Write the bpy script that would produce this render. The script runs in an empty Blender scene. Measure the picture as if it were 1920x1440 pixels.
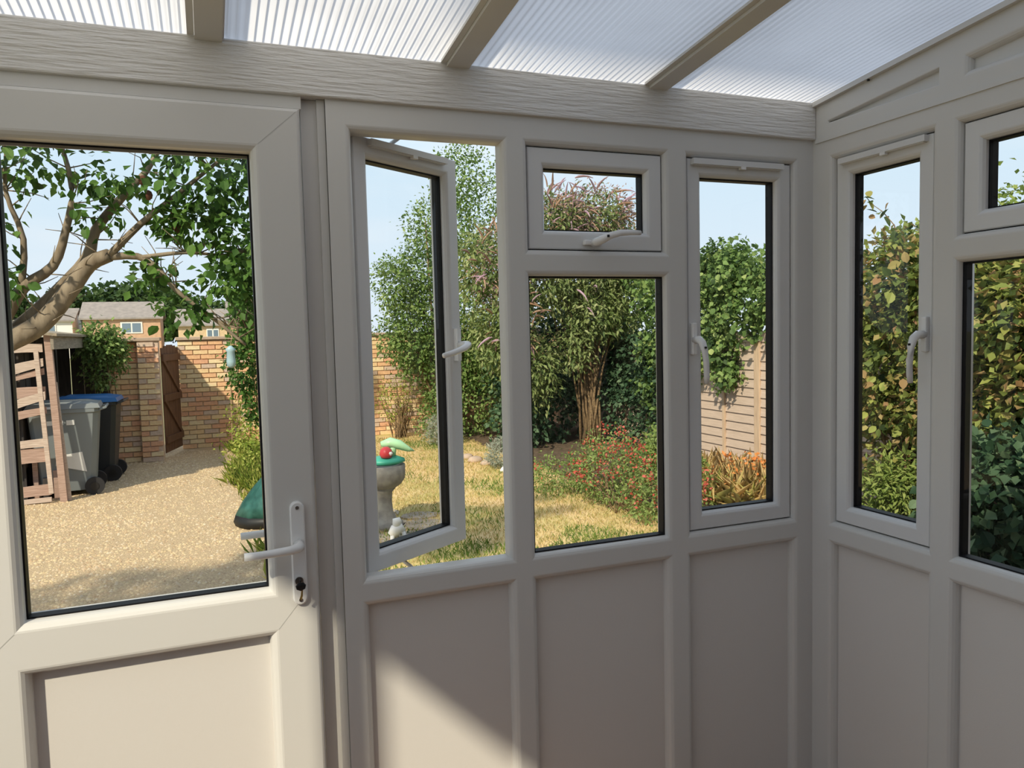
import bpy, math, random
import numpy as np
from mathutils import Vector, Matrix, Euler

random.seed(11)
RNG = np.random.default_rng(11)
sc = bpy.context.scene
COL = sc.collection

# ------------------------------------------------------------------ camera, sky, sun, exposure
cd = bpy.data.cameras.new('camera')
cam = bpy.data.objects.new('camera', cd)
COL.objects.link(cam)
YAW, PIT, ROL = math.radians(21.551), math.radians(3.829), math.radians(-1.3995)
F = Vector((math.sin(YAW) * math.cos(PIT), math.cos(YAW) * math.cos(PIT), -math.sin(PIT)))
R0 = Vector((math.cos(YAW), -math.sin(YAW), 0))
U0 = R0.cross(F)
RR = math.cos(ROL) * R0 + math.sin(ROL) * U0
UU = -math.sin(ROL) * R0 + math.cos(ROL) * U0
m = Matrix((RR, UU, -F)).transposed().to_4x4()
m.translation = Vector((-1.6078, -1.7279, 1.5161))
cam.matrix_world = m
cd.sensor_width = 36.0
cd.lens = 1442.95 / 1920 * 36.0
cd.clip_start = 0.05
cd.clip_end = 600
sc.camera = cam

SUN_DIR = Vector((0.74, 0.78, -0.81)).normalized()
sd = bpy.data.lights.new('sun', 'SUN')
sun = bpy.data.objects.new('sun', sd)
COL.objects.link(sun)
sun.location = (-20, -22, 24)
sun.rotation_euler = SUN_DIR.to_track_quat('-Z', 'Y').to_euler()
sd.energy = 4.7
sd.angle = math.radians(1.5)
sd.color = (1.0, 0.90, 0.70)

w = bpy.data.worlds.new('sky')
sc.world = w
w.use_nodes = True
nt = w.node_tree
nt.nodes.clear()
wo = nt.nodes.new('ShaderNodeOutputWorld')
bg = nt.nodes.new('ShaderNodeBackground')
tc = nt.nodes.new('ShaderNodeTexCoord')
sp = nt.nodes.new('ShaderNodeSeparateXYZ')
rp = nt.nodes.new('ShaderNodeValToRGB')
nt.links.new(tc.outputs['Generated'], sp.inputs[0])
nt.links.new(sp.outputs['Z'], rp.inputs[0])
e = rp.color_ramp.elements
e[0].position = 0.0
e[0].color = (0.80, 0.90, 1.0, 1)
e[1].position = 1.0
e[1].color = (0.55, 0.64, 0.78, 1)
q = e.new(0.22)
q.color = (0.68, 0.86, 1.0, 1)
q = e.new(0.5)
q.color = (0.62, 0.74, 0.90, 1)
mp = nt.nodes.new('ShaderNodeMapping')
mp.inputs['Scale'].default_value = (1.2, 1.2, 6.0)
nz = nt.nodes.new('ShaderNodeTexNoise')
nz.inputs['Scale'].default_value = 2.2
nz.inputs['Detail'].default_value = 5
cr = nt.nodes.new('ShaderNodeValToRGB')
cr.color_ramp.elements[0].position = 0.45
cr.color_ramp.elements[0].color = (0, 0, 0, 1)
cr.color_ramp.elements[1].position = 0.75
cr.color_ramp.elements[1].color = (0.7, 0.7, 0.7, 1)
mx = nt.nodes.new('ShaderNodeMixRGB')
mx.inputs[2].default_value = (0.9, 0.95, 1.0, 1)
nt.links.new(tc.outputs['Generated'], mp.inputs[0])
nt.links.new(mp.outputs[0], nz.inputs[0])
nt.links.new(nz.outputs['Fac'], cr.inputs[0])
nt.links.new(cr.outputs[0], mx.inputs[0])
nt.links.new(rp.outputs[0], mx.inputs[1])
nt.links.new(mx.outputs[0], bg.inputs[0])
bg.inputs[1].default_value = 1.02
nt.links.new(bg.outputs[0], wo.inputs[0])

sc.view_settings.view_transform = 'Standard'
sc.view_settings.look = 'None'
sc.view_settings.exposure = 0.0
sc.view_settings.gamma = 1.0
sc.view_settings.use_curve_mapping = False

G = -0.20            # outdoor ground level (the room floor is 0)

# ------------------------------------------------------------------ materials
def mat(name, col, rough=0.6, col2=None, scale=20, stretch=(1, 1, 1), bump=0.0, bscale=None, spec=0.4, metal=0.0, detail=4, lo=0.35, hi=0.65):
    M = bpy.data.materials.new(name)
    M.use_nodes = True
    t = M.node_tree
    b = t.nodes['Principled BSDF']
    b.inputs['Base Color'].default_value = (*col, 1)
    b.inputs['Roughness'].default_value = rough
    b.inputs['Metallic'].default_value = metal
    b.inputs['Specular IOR Level'].default_value = spec
    if col2 is not None or bump:
        c = t.nodes.new('ShaderNodeTexCoord')
        mpn = t.nodes.new('ShaderNodeMapping')
        mpn.inputs['Scale'].default_value = stretch
        t.links.new(c.outputs['Object'], mpn.inputs[0])
        n = t.nodes.new('ShaderNodeTexNoise')
        n.inputs['Scale'].default_value = scale
        n.inputs['Detail'].default_value = detail
        t.links.new(mpn.outputs[0], n.inputs[0])
        if col2 is not None:
            r = t.nodes.new('ShaderNodeValToRGB')
            r.color_ramp.elements[0].position = lo
            r.color_ramp.elements[1].position = hi
            r.color_ramp.elements[0].color = (*col, 1)
            r.color_ramp.elements[1].color = (*col2, 1)
            t.links.new(n.outputs['Fac'], r.inputs[0])
            t.links.new(r.outputs[0], b.inputs['Base Color'])
        if bump:
            n2 = n
            if bscale:
                n2 = t.nodes.new('ShaderNodeTexNoise')
                n2.inputs['Scale'].default_value = bscale
                n2.inputs['Detail'].default_value = 3
                t.links.new(mpn.outputs[0], n2.inputs[0])
            bp = t.nodes.new('ShaderNodeBump')
            bp.inputs['Strength'].default_value = bump
            bp.inputs['Distance'].default_value = 0.01
            t.links.new(n2.outputs['Fac'], bp.inputs['Height'])
            t.links.new(bp.outputs[0], b.inputs['Normal'])
    return M

def leafmat(name, stops, trans=0.35, attr=True, gloss=0.0):
    """leaf: diffuse plus translucent, colour picked per leaf"""
    M = bpy.data.materials.new(name)
    M.use_nodes = True
    t = M.node_tree
    t.nodes.clear()
    o = t.nodes.new('ShaderNodeOutputMaterial')
    d = t.nodes.new('ShaderNodeBsdfPrincipled')
    d.inputs['Roughness'].default_value = 0.55
    d.inputs['Specular IOR Level'].default_value = 0.25 + gloss
    tr = t.nodes.new('ShaderNodeBsdfTranslucent')
    mixs = t.nodes.new('ShaderNodeMixShader')
    mixs.inputs[0].default_value = trans
    if attr:
        a = t.nodes.new('ShaderNodeAttribute')
        a.attribute_name = 'rnd'
        src = a.outputs['Fac']
    else:
        a = t.nodes.new('ShaderNodeObjectInfo')
        src = a.outputs['Random']
    r = t.nodes.new('ShaderNodeValToRGB')
    el = r.color_ramp.elements
    n = len(stops)
    for i, s in enumerate(stops):
        if i < 2:
            x = el[i]
            x.position = i / (n - 1)
        else:
            x = el.new(i / (n - 1))
        x.color = (*s, 1)
    if n > 2:
        el[1].position = 1 / (n - 1)
    t.links.new(src, r.inputs[0])
    t.links.new(r.outputs[0], d.inputs['Base Color'])
    t.links.new(r.outputs[0], tr.inputs[0])
    t.links.new(d.outputs[0], mixs.inputs[1])
    t.links.new(tr.outputs[0], mixs.inputs[2])
    t.links.new(mixs.outputs[0], o.inputs[0])
    return M

M = {}
M['upvc'] = mat('white_upvc', (0.66, 0.645, 0.62), 0.32, spec=0.45)
M['upvc_panel'] = mat('white_panel', (0.70, 0.67, 0.64), 0.42, bump=0.04, scale=300)
M['sash'] = mat('white_sash', (0.71, 0.705, 0.70), 0.3, spec=0.5)
M['grain'] = mat('embossed_upvc', (0.72, 0.70, 0.675), 0.45, scale=60, stretch=(0.22, 1, 2.6), bump=0.6)
M['weld'] = mat('weld_joint', (0.50, 0.49, 0.47), 0.6)
M['handle'] = mat('handle_white', (0.82, 0.81, 0.80), 0.22, spec=0.6)
M['rubber'] = mat('black_gasket', (0.006, 0.006, 0.008), 0.5, spec=0.2)
M['steel'] = mat('steel', (0.5, 0.5, 0.5), 0.3, metal=1.0)
M['brass'] = mat('brass_key', (0.5, 0.38, 0.15), 0.3, metal=1.0)
M['black'] = mat('black_plastic', (0.012, 0.012, 0.013), 0.4)
M['plaster'] = mat('house_brown_render', (0.22, 0.16, 0.125), 0.8, col2=(0.19, 0.14, 0.11), scale=8)
M['floor'] = mat('floor_boards', (0.30, 0.16, 0.08), 0.5, col2=(0.36, 0.20, 0.11), scale=6, stretch=(8, 1, 1))
M['gravelbase'] = mat('gravel_bed', (0.62, 0.47, 0.28), 0.95, col2=(0.42, 0.30, 0.18), scale=70, bump=0.9)
M['soil'] = mat('soil', (0.16, 0.11, 0.07), 0.95, col2=(0.08, 0.055, 0.035), scale=18, bump=0.6)
M['render'] = mat('house_render', (0.42, 0.30, 0.22), 0.85, col2=(0.36, 0.25, 0.18), scale=12)
M['tiles'] = mat('roof_tiles', (0.22, 0.13, 0.10), 0.8, col2=(0.30, 0.18, 0.13), scale=9)
M['bark'] = mat('grey_bark', (0.30, 0.245, 0.18), 0.9, col2=(0.17, 0.13, 0.09), scale=22, stretch=(1, 1, 0.3), bump=0.6)
M['stem'] = mat('brown_stem', (0.28, 0.19, 0.10), 0.9, col2=(0.13, 0.085, 0.045), scale=40)
M['wood_pale'] = mat('weathered_pale_wood', (0.60, 0.49, 0.41), 0.85, col2=(0.42, 0.32, 0.26), scale=14, stretch=(0.6, 4, 12), bump=0.4)
M['wood_red'] = mat('weathered_reddish_wood', (0.46, 0.32, 0.26), 0.85, col2=(0.33, 0.22, 0.17), scale=14, stretch=(0.6, 4, 12), bump=0.4)
M['wood_dark'] = mat('dark_boards', (0.035, 0.032, 0.03), 0.8, col2=(0.06, 0.05, 0.045), scale=10, stretch=(4, 4, 0.4))
M['wood_grey'] = mat('grey_fascia_wood', (0.32, 0.28, 0.22), 0.85, col2=(0.22, 0.19, 0.15), scale=12, stretch=(6, 0.5, 6))
M['felt'] = mat('roof_felt', (0.36, 0.30, 0.22), 0.95, col2=(0.26, 0.22, 0.16), scale=20)
M['fencewood'] = mat('fence_boards', (0.60, 0.47, 0.38), 0.85, col2=(0.50, 0.39, 0.31), scale=12, stretch=(6, 0.5, 10), bump=0.3)
M['fencepost'] = mat('fence_post', (0.62, 0.46, 0.32), 0.85, col2=(0.5, 0.36, 0.25), scale=14, stretch=(4, 4, 0.4))
M['gatewood'] = mat('gate_wood', (0.17, 0.085, 0.05), 0.75, col2=(0.11, 0.055, 0.03), scale=10, stretch=(5, 5, 0.4))
M['mortar'] = mat('mortar', (0.62, 0.50, 0.36), 0.95, col2=(0.52, 0.41, 0.29), scale=30)
M['coping'] = mat('coping', (0.50, 0.38, 0.29), 0.9, col2=(0.40, 0.31, 0.24), scale=16)
M['bin_grey'] = mat('grey_bin_plastic', (0.19, 0.215, 0.225), 0.5)
M['bin_lid'] = mat('grey_bin_lid', (0.20, 0.22, 0.225), 0.45)
M['bin_black'] = mat('black_bin_plastic', (0.022, 0.028, 0.034), 0.45)
M['bin_blue'] = mat('blue_bin_lid', (0.015, 0.13, 0.36), 0.4)
M['sticker'] = mat('white_sticker', (0.72, 0.73, 0.72), 0.6)
M['tyre'] = mat('black_tyre', (0.02, 0.02, 0.022), 0.7)
M['tarp'] = mat('dark_green_tarpaulin', (0.008, 0.06, 0.05), 0.45, col2=(0.03, 0.13, 0.11), scale=9, bump=0.5, bscale=14)
M['tarp_black'] = mat('black_tarpaulin', (0.008, 0.009, 0.009), 0.5)
M['stone'] = mat('grey_stone', (0.27, 0.245, 0.22), 0.9, col2=(0.40, 0.37, 0.32), scale=14, bump=0.5)
M['slab'] = mat('paving_stone', (0.33, 0.27, 0.21), 0.9, col2=(0.46, 0.39, 0.30), scale=9, bump=0.4)
M['white_pl'] = mat('white_ornament', (0.82, 0.80, 0.77), 0.5)
M['toy_red'] = mat('red_plastic', (0.62, 0.05, 0.06), 0.4)
M['toy_green'] = mat('pale_green_plastic', (0.42, 0.72, 0.42), 0.4)
M['toy_teal'] = mat('teal_green_plastic', (0.06, 0.42, 0.30), 0.4)
M['housebrick'] = mat('far_brick', (0.62, 0.40, 0.26), 0.9, col2=(0.52, 0.33, 0.22), scale=3)
M['houseyellow'] = mat('far_yellow_brick', (0.68, 0.50, 0.30), 0.9, col2=(0.58, 0.42, 0.26), scale=3)
M['slate'] = mat('far_slate', (0.27, 0.24, 0.22), 0.9, col2=(0.34, 0.30, 0.27), scale=2)
M['housewhite'] = mat('far_white_render', (0.80, 0.78, 0.74), 0.8)
M['farglass'] = mat('far_window_glass', (0.16, 0.22, 0.28), 0.1, spec=0.8)
M['feeder'] = mat('pale_blue_plastic', (0.36, 0.52, 0.58), 0.3)
M['cane'] = mat('cane', (0.40, 0.28, 0.16), 0.8)
for k, (a, b) in enumerate([((0.843, 0.515, 0.286), (0.691, 0.406, 0.232)), ((0.850, 0.635, 0.362), (0.767, 0.526, 0.297)),
                            ((0.799, 0.439, 0.265), (0.647, 0.352, 0.221)), ((0.850, 0.710, 0.438), (0.799, 0.590, 0.362)),
                            ((0.670, 0.515, 0.406), (0.561, 0.417, 0.319))]):
    M['brick%d' % k] = mat('brick_tone_%d' % k, a, 0.9, col2=b, scale=25, bump=0.3)

L = {}
L['tree'] = [(0.030, 0.070, 0.019), (0.061, 0.142, 0.027), (0.101, 0.216, 0.041), (0.176, 0.297, 0.068)]
L['ash'] = [(0.06, 0.12, 0.03), (0.14, 0.24, 0.06), (0.24, 0.34, 0.10), (0.38, 0.46, 0.18)]
L['budd'] = [(0.07, 0.12, 0.035), (0.18, 0.25, 0.08), (0.32, 0.38, 0.15), (0.48, 0.50, 0.27)]
L['ivy'] = [(0.025, 0.055, 0.02), (0.10, 0.18, 0.05), (0.22, 0.34, 0.10), (0.42, 0.50, 0.18)]
L['vib'] = [(0.025, 0.045, 0.012), (0.07, 0.11, 0.03), (0.18, 0.24, 0.06), (0.38, 0.42, 0.11), (0.36, 0.20, 0.10), (0.50, 0.48, 0.18)]
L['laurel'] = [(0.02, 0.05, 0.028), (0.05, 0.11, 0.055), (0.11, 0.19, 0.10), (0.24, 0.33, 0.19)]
L['bright'] = [(0.12, 0.19, 0.04), (0.25, 0.33, 0.08), (0.42, 0.46, 0.15)]
L['silver'] = [(0.26, 0.31, 0.24), (0.40, 0.44, 0.36), (0.52, 0.54, 0.46)]
L['salvia'] = [(0.121, 0.203, 0.054), (0.243, 0.338, 0.095), (0.378, 0.446, 0.162)]
L['lily'] = [(0.26, 0.34, 0.07), (0.58, 0.54, 0.18), (0.74, 0.52, 0.24), (0.76, 0.58, 0.30)]
L['weed'] = [(0.135, 0.243, 0.027), (0.324, 0.405, 0.068), (0.594, 0.567, 0.162)]
L['grass'] = [(0.32, 0.33, 0.08), (0.58, 0.47, 0.18), (0.72, 0.56, 0.28), (0.74, 0.58, 0.32)]
L['grassgreen'] = [(0.081, 0.176, 0.027), (0.176, 0.270, 0.054), (0.338, 0.378, 0.095)]
L['far'] = [(0.035, 0.075, 0.02), (0.06, 0.11, 0.03), (0.09, 0.15, 0.04)]
LM = {k: leafmat('leaf_' + k, v) for k, v in L.items()}
LO = {k: leafmat('single_leaf_' + k, L[k], attr=False) for k in ('tree', 'vib', 'laurel', 'ivy')}
M['spike'] = leafmat('flower_spike_mix', [(0.52, 0.36, 0.46), (0.46, 0.31, 0.39), (0.30, 0.17, 0.10), (0.42, 0.28, 0.18), (0.36, 0.22, 0.17)], trans=0.15, attr=False)
M['floret'] = leafmat('buddleia_florets', [(0.50, 0.36, 0.44), (0.44, 0.30, 0.30), (0.36, 0.22, 0.14), (0.52, 0.40, 0.36)], trans=0.25)
M['redflower'] = leafmat('red_flowers', [(0.50, 0.07, 0.05), (0.62, 0.12, 0.09), (0.60, 0.22, 0.16)], trans=0.25)
M['orangeflower'] = leafmat('orange_flowers', [(0.75, 0.22, 0.05), (0.80, 0.40, 0.14)], trans=0.25)
M['fruit'] = mat('brown_seed_head', (0.12, 0.045, 0.03), 0.8, col2=(0.2, 0.08, 0.05), scale=30)
M['pebble'] = leafmat('pebble_mix', [(0.42, 0.29, 0.17), (0.62, 0.47, 0.27), (0.70, 0.55, 0.33), (0.54, 0.37, 0.22), (0.72, 0.60, 0.42)], trans=0.0)

# window glass: clear with a faint mirror
def glassmat():
    g = bpy.data.materials.new('window_glass')
    g.use_nodes = True
    t = g.node_tree
    t.nodes.clear()
    o = t.nodes.new('ShaderNodeOutputMaterial')
    tr = t.nodes.new('ShaderNodeBsdfTransparent')
    tr.inputs[0].default_value = (0.955, 0.965, 0.96, 1)
    gl = t.nodes.new('ShaderNodeBsdfGlossy')
    gl.inputs['Roughness'].default_value = 0.0
    fr = t.nodes.new('ShaderNodeLayerWeight')
    fr.inputs[0].default_value = 0.5
    pw = t.nodes.new('ShaderNodeMath')
    pw.operation = 'POWER'
    pw.inputs[1].default_value = 4.0
    ad = t.nodes.new('ShaderNodeMath')
    ad.operation = 'MULTIPLY_ADD'
    ad.inputs[1].default_value = 0.55
    ad.inputs[2].default_value = 0.025
    mi = t.nodes.new('ShaderNodeMixShader')
    t.links.new(fr.outputs['Facing'], pw.inputs[0])
    t.links.new(pw.outputs[0], ad.inputs[0])
    t.links.new(ad.outputs[0], mi.inputs[0])
    t.links.new(tr.outputs[0], mi.inputs[1])
    t.links.new(gl.outputs[0], mi.inputs[2])
    t.links.new(mi.outputs[0], o.inputs[0])
    return g
M['glass'] = glassmat()

def polymat(name, tint, edge=True):
    """opal multiwall sheet: translucent; random blotches of grime dim it a little"""
    g = bpy.data.materials.new(name)
    g.use_nodes = True
    t = g.node_tree
    t.nodes.clear()
    o = t.nodes.new('ShaderNodeOutputMaterial')
    tl = t.nodes.new('ShaderNodeBsdfTranslucent')
    df = t.nodes.new('ShaderNodeBsdfDiffuse')
    df.inputs[0].default_value = (*tint, 1)
    mi = t.nodes.new('ShaderNodeMixShader')
    mi.inputs[0].default_value = 0.12
    c = t.nodes.new('ShaderNodeTexCoord')
    n = t.nodes.new('ShaderNodeTexNoise')
    n.inputs['Scale'].default_value = 2.4
    n.inputs['Detail'].default_value = 3
    t.links.new(c.outputs['Object'], n.inputs[0])
    r = t.nodes.new('ShaderNodeValToRGB')
    r.color_ramp.elements[0].position = 0.36
    r.color_ramp.elements[1].position = 0.6
    r.color_ramp.elements[0].color = (*[x * 0.86 for x in tint], 1)
    r.color_ramp.elements[1].color = (*tint, 1)
    t.links.new(n.outputs['Fac'], r.inputs[0])
    sx = t.nodes.new('ShaderNodeSeparateXYZ')
    t.links.new(c.outputs['Object'], sx.inputs[0])
    mo = t.nodes.new('ShaderNodeMath')
    mo.operation = 'PINGPONG'
    mo.inputs[1].default_value = 0.00825
    t.links.new(sx.outputs['X'], mo.inputs[0])
    r2 = t.nodes.new('ShaderNodeMapRange')          # the internal ribs of the multiwall sheet let less light through
    r2.inputs[1].default_value = 0.0
    r2.inputs[2].default_value = 0.004
    r2.inputs[3].default_value = 0.88
    r2.inputs[4].default_value = 1.0
    t.links.new(mo.outputs[0], r2.inputs[0])
    mu = t.nodes.new('ShaderNodeVectorMath')
    mu.operation = 'SCALE'
    t.links.new(r.outputs[0], mu.inputs[0])
    t.links.new(r2.outputs[0], mu.inputs['Scale'])
    t.links.new(mu.outputs[0], tl.inputs[0])
    t.links.new(tl.outputs[0], mi.inputs[1])
    t.links.new(df.outputs[0], mi.inputs[2])
    t.links.new(mi.outputs[0], o.inputs[0])
    return g
M['poly'] = polymat('opal_polycarbonate', (0.86, 0.855, 0.87))
M['polyrib'] = leafmat('polycarbonate_rib', [(0.82, 0.82, 0.83), (0.82, 0.82, 0.83)], trans=0.5, attr=False)

# ------------------------------------------------------------------ mesh helpers
def link_mesh(name, V, Fc, material, parent=None, smooth=False, rnd=None):
    me = bpy.data.meshes.new(name)
    me.from_pydata([tuple(v) for v in V], [], Fc)
    me.materials.append(material)
    if smooth:
        me.shade_smooth()
    me.update()
    o = bpy.data.objects.new(name, me)
    COL.objects.link(o)
    if parent is not None:
        o.parent = parent
        o.location = -Vector(parent_world(parent))
    return o

def parent_world(p):
    v = Vector(p.location)
    while p.parent is not None:
        p = p.parent
        v = v + Vector(p.location)
    return v

class MB:
    def __init__(s):
        s.v = []
        s.f = []
    def quad(s, a, b, c, d):
        n = len(s.v)
        s.v += [a, b, c, d]
        s.f.append((n, n + 1, n + 2, n + 3))
    def box(s, x0, x1, y0, y1, z0, z1, bev=0.0):
        n = len(s.v)
        if bev <= 0:
            s.v += [(x0, y0, z0), (x1, y0, z0), (x1, y1, z0), (x0, y1, z0), (x0, y0, z1), (x1, y0, z1), (x1, y1, z1), (x0, y1, z1)]
            s.f += [tuple(n + i for i in q) for q in ((0, 3, 2, 1), (4, 5, 6, 7), (0, 1, 5, 4), (1, 2, 6, 5), (2, 3, 7, 6), (3, 0, 4, 7))]
        else:
            import bmesh
            bm = bmesh.new()
            bmesh.ops.create_cube(bm, size=1)
            for vv in bm.verts:
                vv.co = Vector(((x0 + x1) / 2 + vv.co.x * (x1 - x0), (y0 + y1) / 2 + vv.co.y * (y1 - y0), (z0 + z1) / 2 + vv.co.z * (z1 - z0)))
            bmesh.ops.bevel(bm, geom=list(bm.edges), offset=bev, segments=2, affect='EDGES', profile=0.5)
            bm.verts.ensure_lookup_table()
            s.v += [tuple(vv.co) for vv in bm.verts]
            s.f += [tuple(n + vv.index for vv in ff.verts) for ff in bm.faces]
            bm.free()
        return s
    def hexa(s, bottom, top):
        """eight corners: bottom four (ccw), top four"""
        n = len(s.v)
        s.v += list(bottom) + list(top)
        s.f += [tuple(n + i for i in q) for q in ((0, 3, 2, 1), (4, 5, 6, 7), (0, 1, 5, 4), (1, 2, 6, 5), (2, 3, 7, 6), (3, 0, 4, 7))]
        return s
    def ring(s, rect, prof, mp):
        """mitred ring of quads; rect=(u0,u1,w0,w1), prof=[(inset, depth)...]; mp(u,w,depth)->xyz"""
        loops = []
        for ins, dep in prof:
            u0, u1, w0, w1 = rect[0] + ins, rect[1] - ins, rect[2] + ins, rect[3] - ins
            k = len(s.v)
            s.v += [mp(u0, w0, dep), mp(u1, w0, dep), mp(u1, w1, dep), mp(u0, w1, dep)]
            loops.append([k, k + 1, k + 2, k + 3])
        for a, b in zip(loops[:-1], loops[1:]):
            for i in range(4):
                j = (i + 1) % 4
                s.f.append((a[i], a[j], b[j], b[i]))
        return s
    def tube(s, pts, rad, n=8, cap=True, flat=1.0):
        pts = [Vector(p) for p in pts]
        if not hasattr(rad, '__len__'):
            rad = [rad] * len(pts)
        prev = None
        loops = []
        ref = None
        for i, p in enumerate(pts):
            d = (pts[min(i + 1, len(pts) - 1)] - pts[max(i - 1, 0)]).normalized()
            if ref is None:
                ref = Vector((0, 0, 1)) if abs(d.z) < 0.9 else Vector((1, 0, 0))
            a = d.cross(ref).normalized()
            b = d.cross(a).normalized()
            ref = -b if False else ref
            k = len(s.v)
            for j in range(n):
                t = 2 * math.pi * j / n
                s.v.append(tuple(p + rad[i] * (math.cos(t) * a + math.sin(t) * b * flat)))
            loops.append(k)
        for a, b in zip(loops[:-1], loops[1:]):
            for j in range(n):
                s.f.append((a + j, a + (j + 1) % n, b + (j + 1) % n, b + j))
        if cap:
            s.f.append(tuple(loops[0] + j for j in range(n))[::-1])
            s.f.append(tuple(loops[-1] + j for j in range(n)))
        return s
    def lathe(s, c, prof, n=20, sx=1.0, sy=1.0):
        loops = []
        for r, z in prof:
            k = len(s.v)
            for j in range(n):
                t = 2 * math.pi * j / n
                s.v.append((c[0] + sx * r * math.cos(t), c[1] + sy * r * math.sin(t), c[2] + z))
            loops.append(k)
        for a, b in zip(loops[:-1], loops[1:]):
            for j in range(n):
                s.f.append((a + j, a + (j + 1) % n, b + (j + 1) % n, b + j))
        s.f.append(tuple(loops[0] + j for j in range(n))[::-1])
        s.f.append(tuple(loops[-1] + j for j in range(n)))
        return s
    def build(s, name, material, parent=None, smooth=False):
        return link_mesh(name, s.v, s.f, material, parent, smooth)

def tag(o, label=None, cat=None, group=None, kind=None):
    if label: o['label'] = label
    if cat: o['category'] = cat
    if group: o['group'] = group
    if kind: o['kind'] = kind
    return o

def empty(name, loc, label=None, cat=None, group=None, kind=None):
    o = bpy.data.objects.new(name, None)
    o.empty_display_size = 0.1
    COL.objects.link(o)
    o.location = loc
    return tag(o, label, cat, group, kind)

def unit(a):
    return a / np.maximum(np.linalg.norm(a, axis=1, keepdims=True), 1e-9)

def leaf_mesh(name, P, D, N, size, width, material, parent, rnd=None, kind='stuff', fold=0.25, droop=0.15):
    """one mesh of many folded leaves: P base, D along, N up"""
    n = len(P)
    D = unit(D)
    S = unit(np.cross(D, N))
    N = np.cross(S, D)
    sz = (size * RNG.uniform(0.7, 1.25, n))[:, None]
    w = sz * width
    V = np.empty((n, 4, 3))
    V[:, 0] = P
    V[:, 1] = P + D * sz * 0.45 - S * w + N * w * fold
    V[:, 2] = P + D * sz - N * sz * droop
    V[:, 3] = P + D * sz * 0.45 + S * w + N * w * fold
    tri = np.array([[0, 1, 2], [0, 2, 3]])
    idx = (np.arange(n)[:, None, None] * 4 + tri[None]).reshape(-1, 3)
    me = bpy.data.meshes.new(name)
    me.vertices.add(n * 4)
    me.vertices.foreach_set('co', V.reshape(-1))
    me.loops.add(n * 6)
    me.loops.foreach_set('vertex_index', idx.reshape(-1).astype(np.int32))
    me.polygons.add(n * 2)
    me.polygons.foreach_set('loop_start', np.arange(0, n * 6, 3, dtype=np.int32))
    me.polygons.foreach_set('loop_total', np.full(n * 2, 3, dtype=np.int32))
    me.update(calc_edges=True)
    if rnd is None:
        rnd = RNG.random(n)
    at = me.attributes.new('rnd', 'FLOAT', 'POINT')
    at.data.foreach_set('value', np.repeat(rnd, 4).astype(np.float32))
    me.materials.append(material)
    o = bpy.data.objects.new(name, me)
    COL.objects.link(o)
    if parent is not None:
        o.parent = parent
        o.location = -parent_world(parent)
    if kind:
        o['kind'] = kind
    return o

def clump_points(blobs, n, clump=14, cr=0.10, shell=0.55):
    """leaf positions gathered in clumps spread through ellipsoid blobs (cx,cy,cz,rx,ry,rz[,weight])"""
    B = np.array([list(b[:6]) for b in blobs])
    wt = np.array([b[6] if len(b) > 6 else (b[3] * b[4] * b[5]) ** (2 / 3) for b in blobs])
    wt = wt / wt.sum()
    nc = max(1, n // clump)
    bi = RNG.choice(len(B), nc, p=wt)
    u = unit(RNG.normal(size=(nc, 3)))
    r = RNG.random(nc) ** (1 / 3) * (1 - shell) + shell * RNG.uniform(0.75, 1.05, nc)
    C = B[bi, :3] + u * B[bi, 3:] * r[:, None]
    ci = np.repeat(np.arange(nc), clump)
    off = RNG.normal(size=(len(ci), 3)) * cr
    P = C[ci] + off
    out = unit(u[ci] * 0.7 + unit(off) * 0.8)
    tone = np.clip(RNG.random(nc)[ci] * 0.55 + RNG.random(len(ci)) * 0.45, 0, 1)
    return P, out, tone

def foliage(name, blobs, n, size, width, key, parent, clump=14, cr=0.10, shell=0.55, droop=0.2, up=0.6, zmin=None, sel=None):
    P, out, tone = clump_points(blobs, n, clump, cr, shell)
    if zmin is not None:
        k = P[:, 2] > zmin
        P, out, tone = P[k], out[k], tone[k]
    if sel is not None:
        k = sel(P)
        P, out, tone = P[k], out[k], tone[k]
    D = unit(out * 0.7 + RNG.normal(size=P.shape) * 0.5 - np.array([0, 0, droop]))
    N = unit(out * 0.5 + np.array([0, 0, up]) + RNG.normal(size=P.shape) * 0.35)
    return leaf_mesh(name, P, D, N, size, width, LM[key], parent, tone)

def single_leaf_mesh(name, size, width, material):
    """a bigger leaf with a midrib fold, 8 triangles"""
    xs = [(0, 0), (0.25, 0.8), (0.55, 1.0), (0.82, 0.62), (1.0, 0)]
    V = [(0, 0, 0)]
    for t, k in xs[1:4]:
        V += [(-width * k * size, t * size, 0.10 * size * k - 0.12 * size * t * t), (0, t * size, -0.12 * size * t * t), (width * k * size, t * size, 0.10 * size * k - 0.12 * size * t * t)]
    V.append((0, size, -0.14 * size))
    Fc = [(0, 2, 1), (0, 3, 2), (1, 2, 5, 4), (2, 3, 6, 5), (4, 5, 8, 7), (5, 6, 9, 8), (7, 8, 10), (8, 9, 10)]
    me = bpy.data.meshes.new(name)
    me.from_pydata(V, [], Fc)
    me.materials.append(material)
    me.update()
    return me

def single_leaves(me, P, D, N, parent, name='leaf'):
    base = parent_world(parent)
    for p, d, nn in zip(P, D, N):
        d = Vector(d).normalized()
        sx = d.cross(Vector(nn)).normalized()
        up = sx.cross(d)
        o = bpy.data.objects.new(name, me)
        COL.objects.link(o)
        s = random.uniform(0.75, 1.2)
        o.parent = parent
        o.matrix_local = Matrix.Translation(Vector(p) - base) @ Matrix((sx, d, up)).transposed().to_4x4() @ Matrix.Scale(s, 4)

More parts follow.
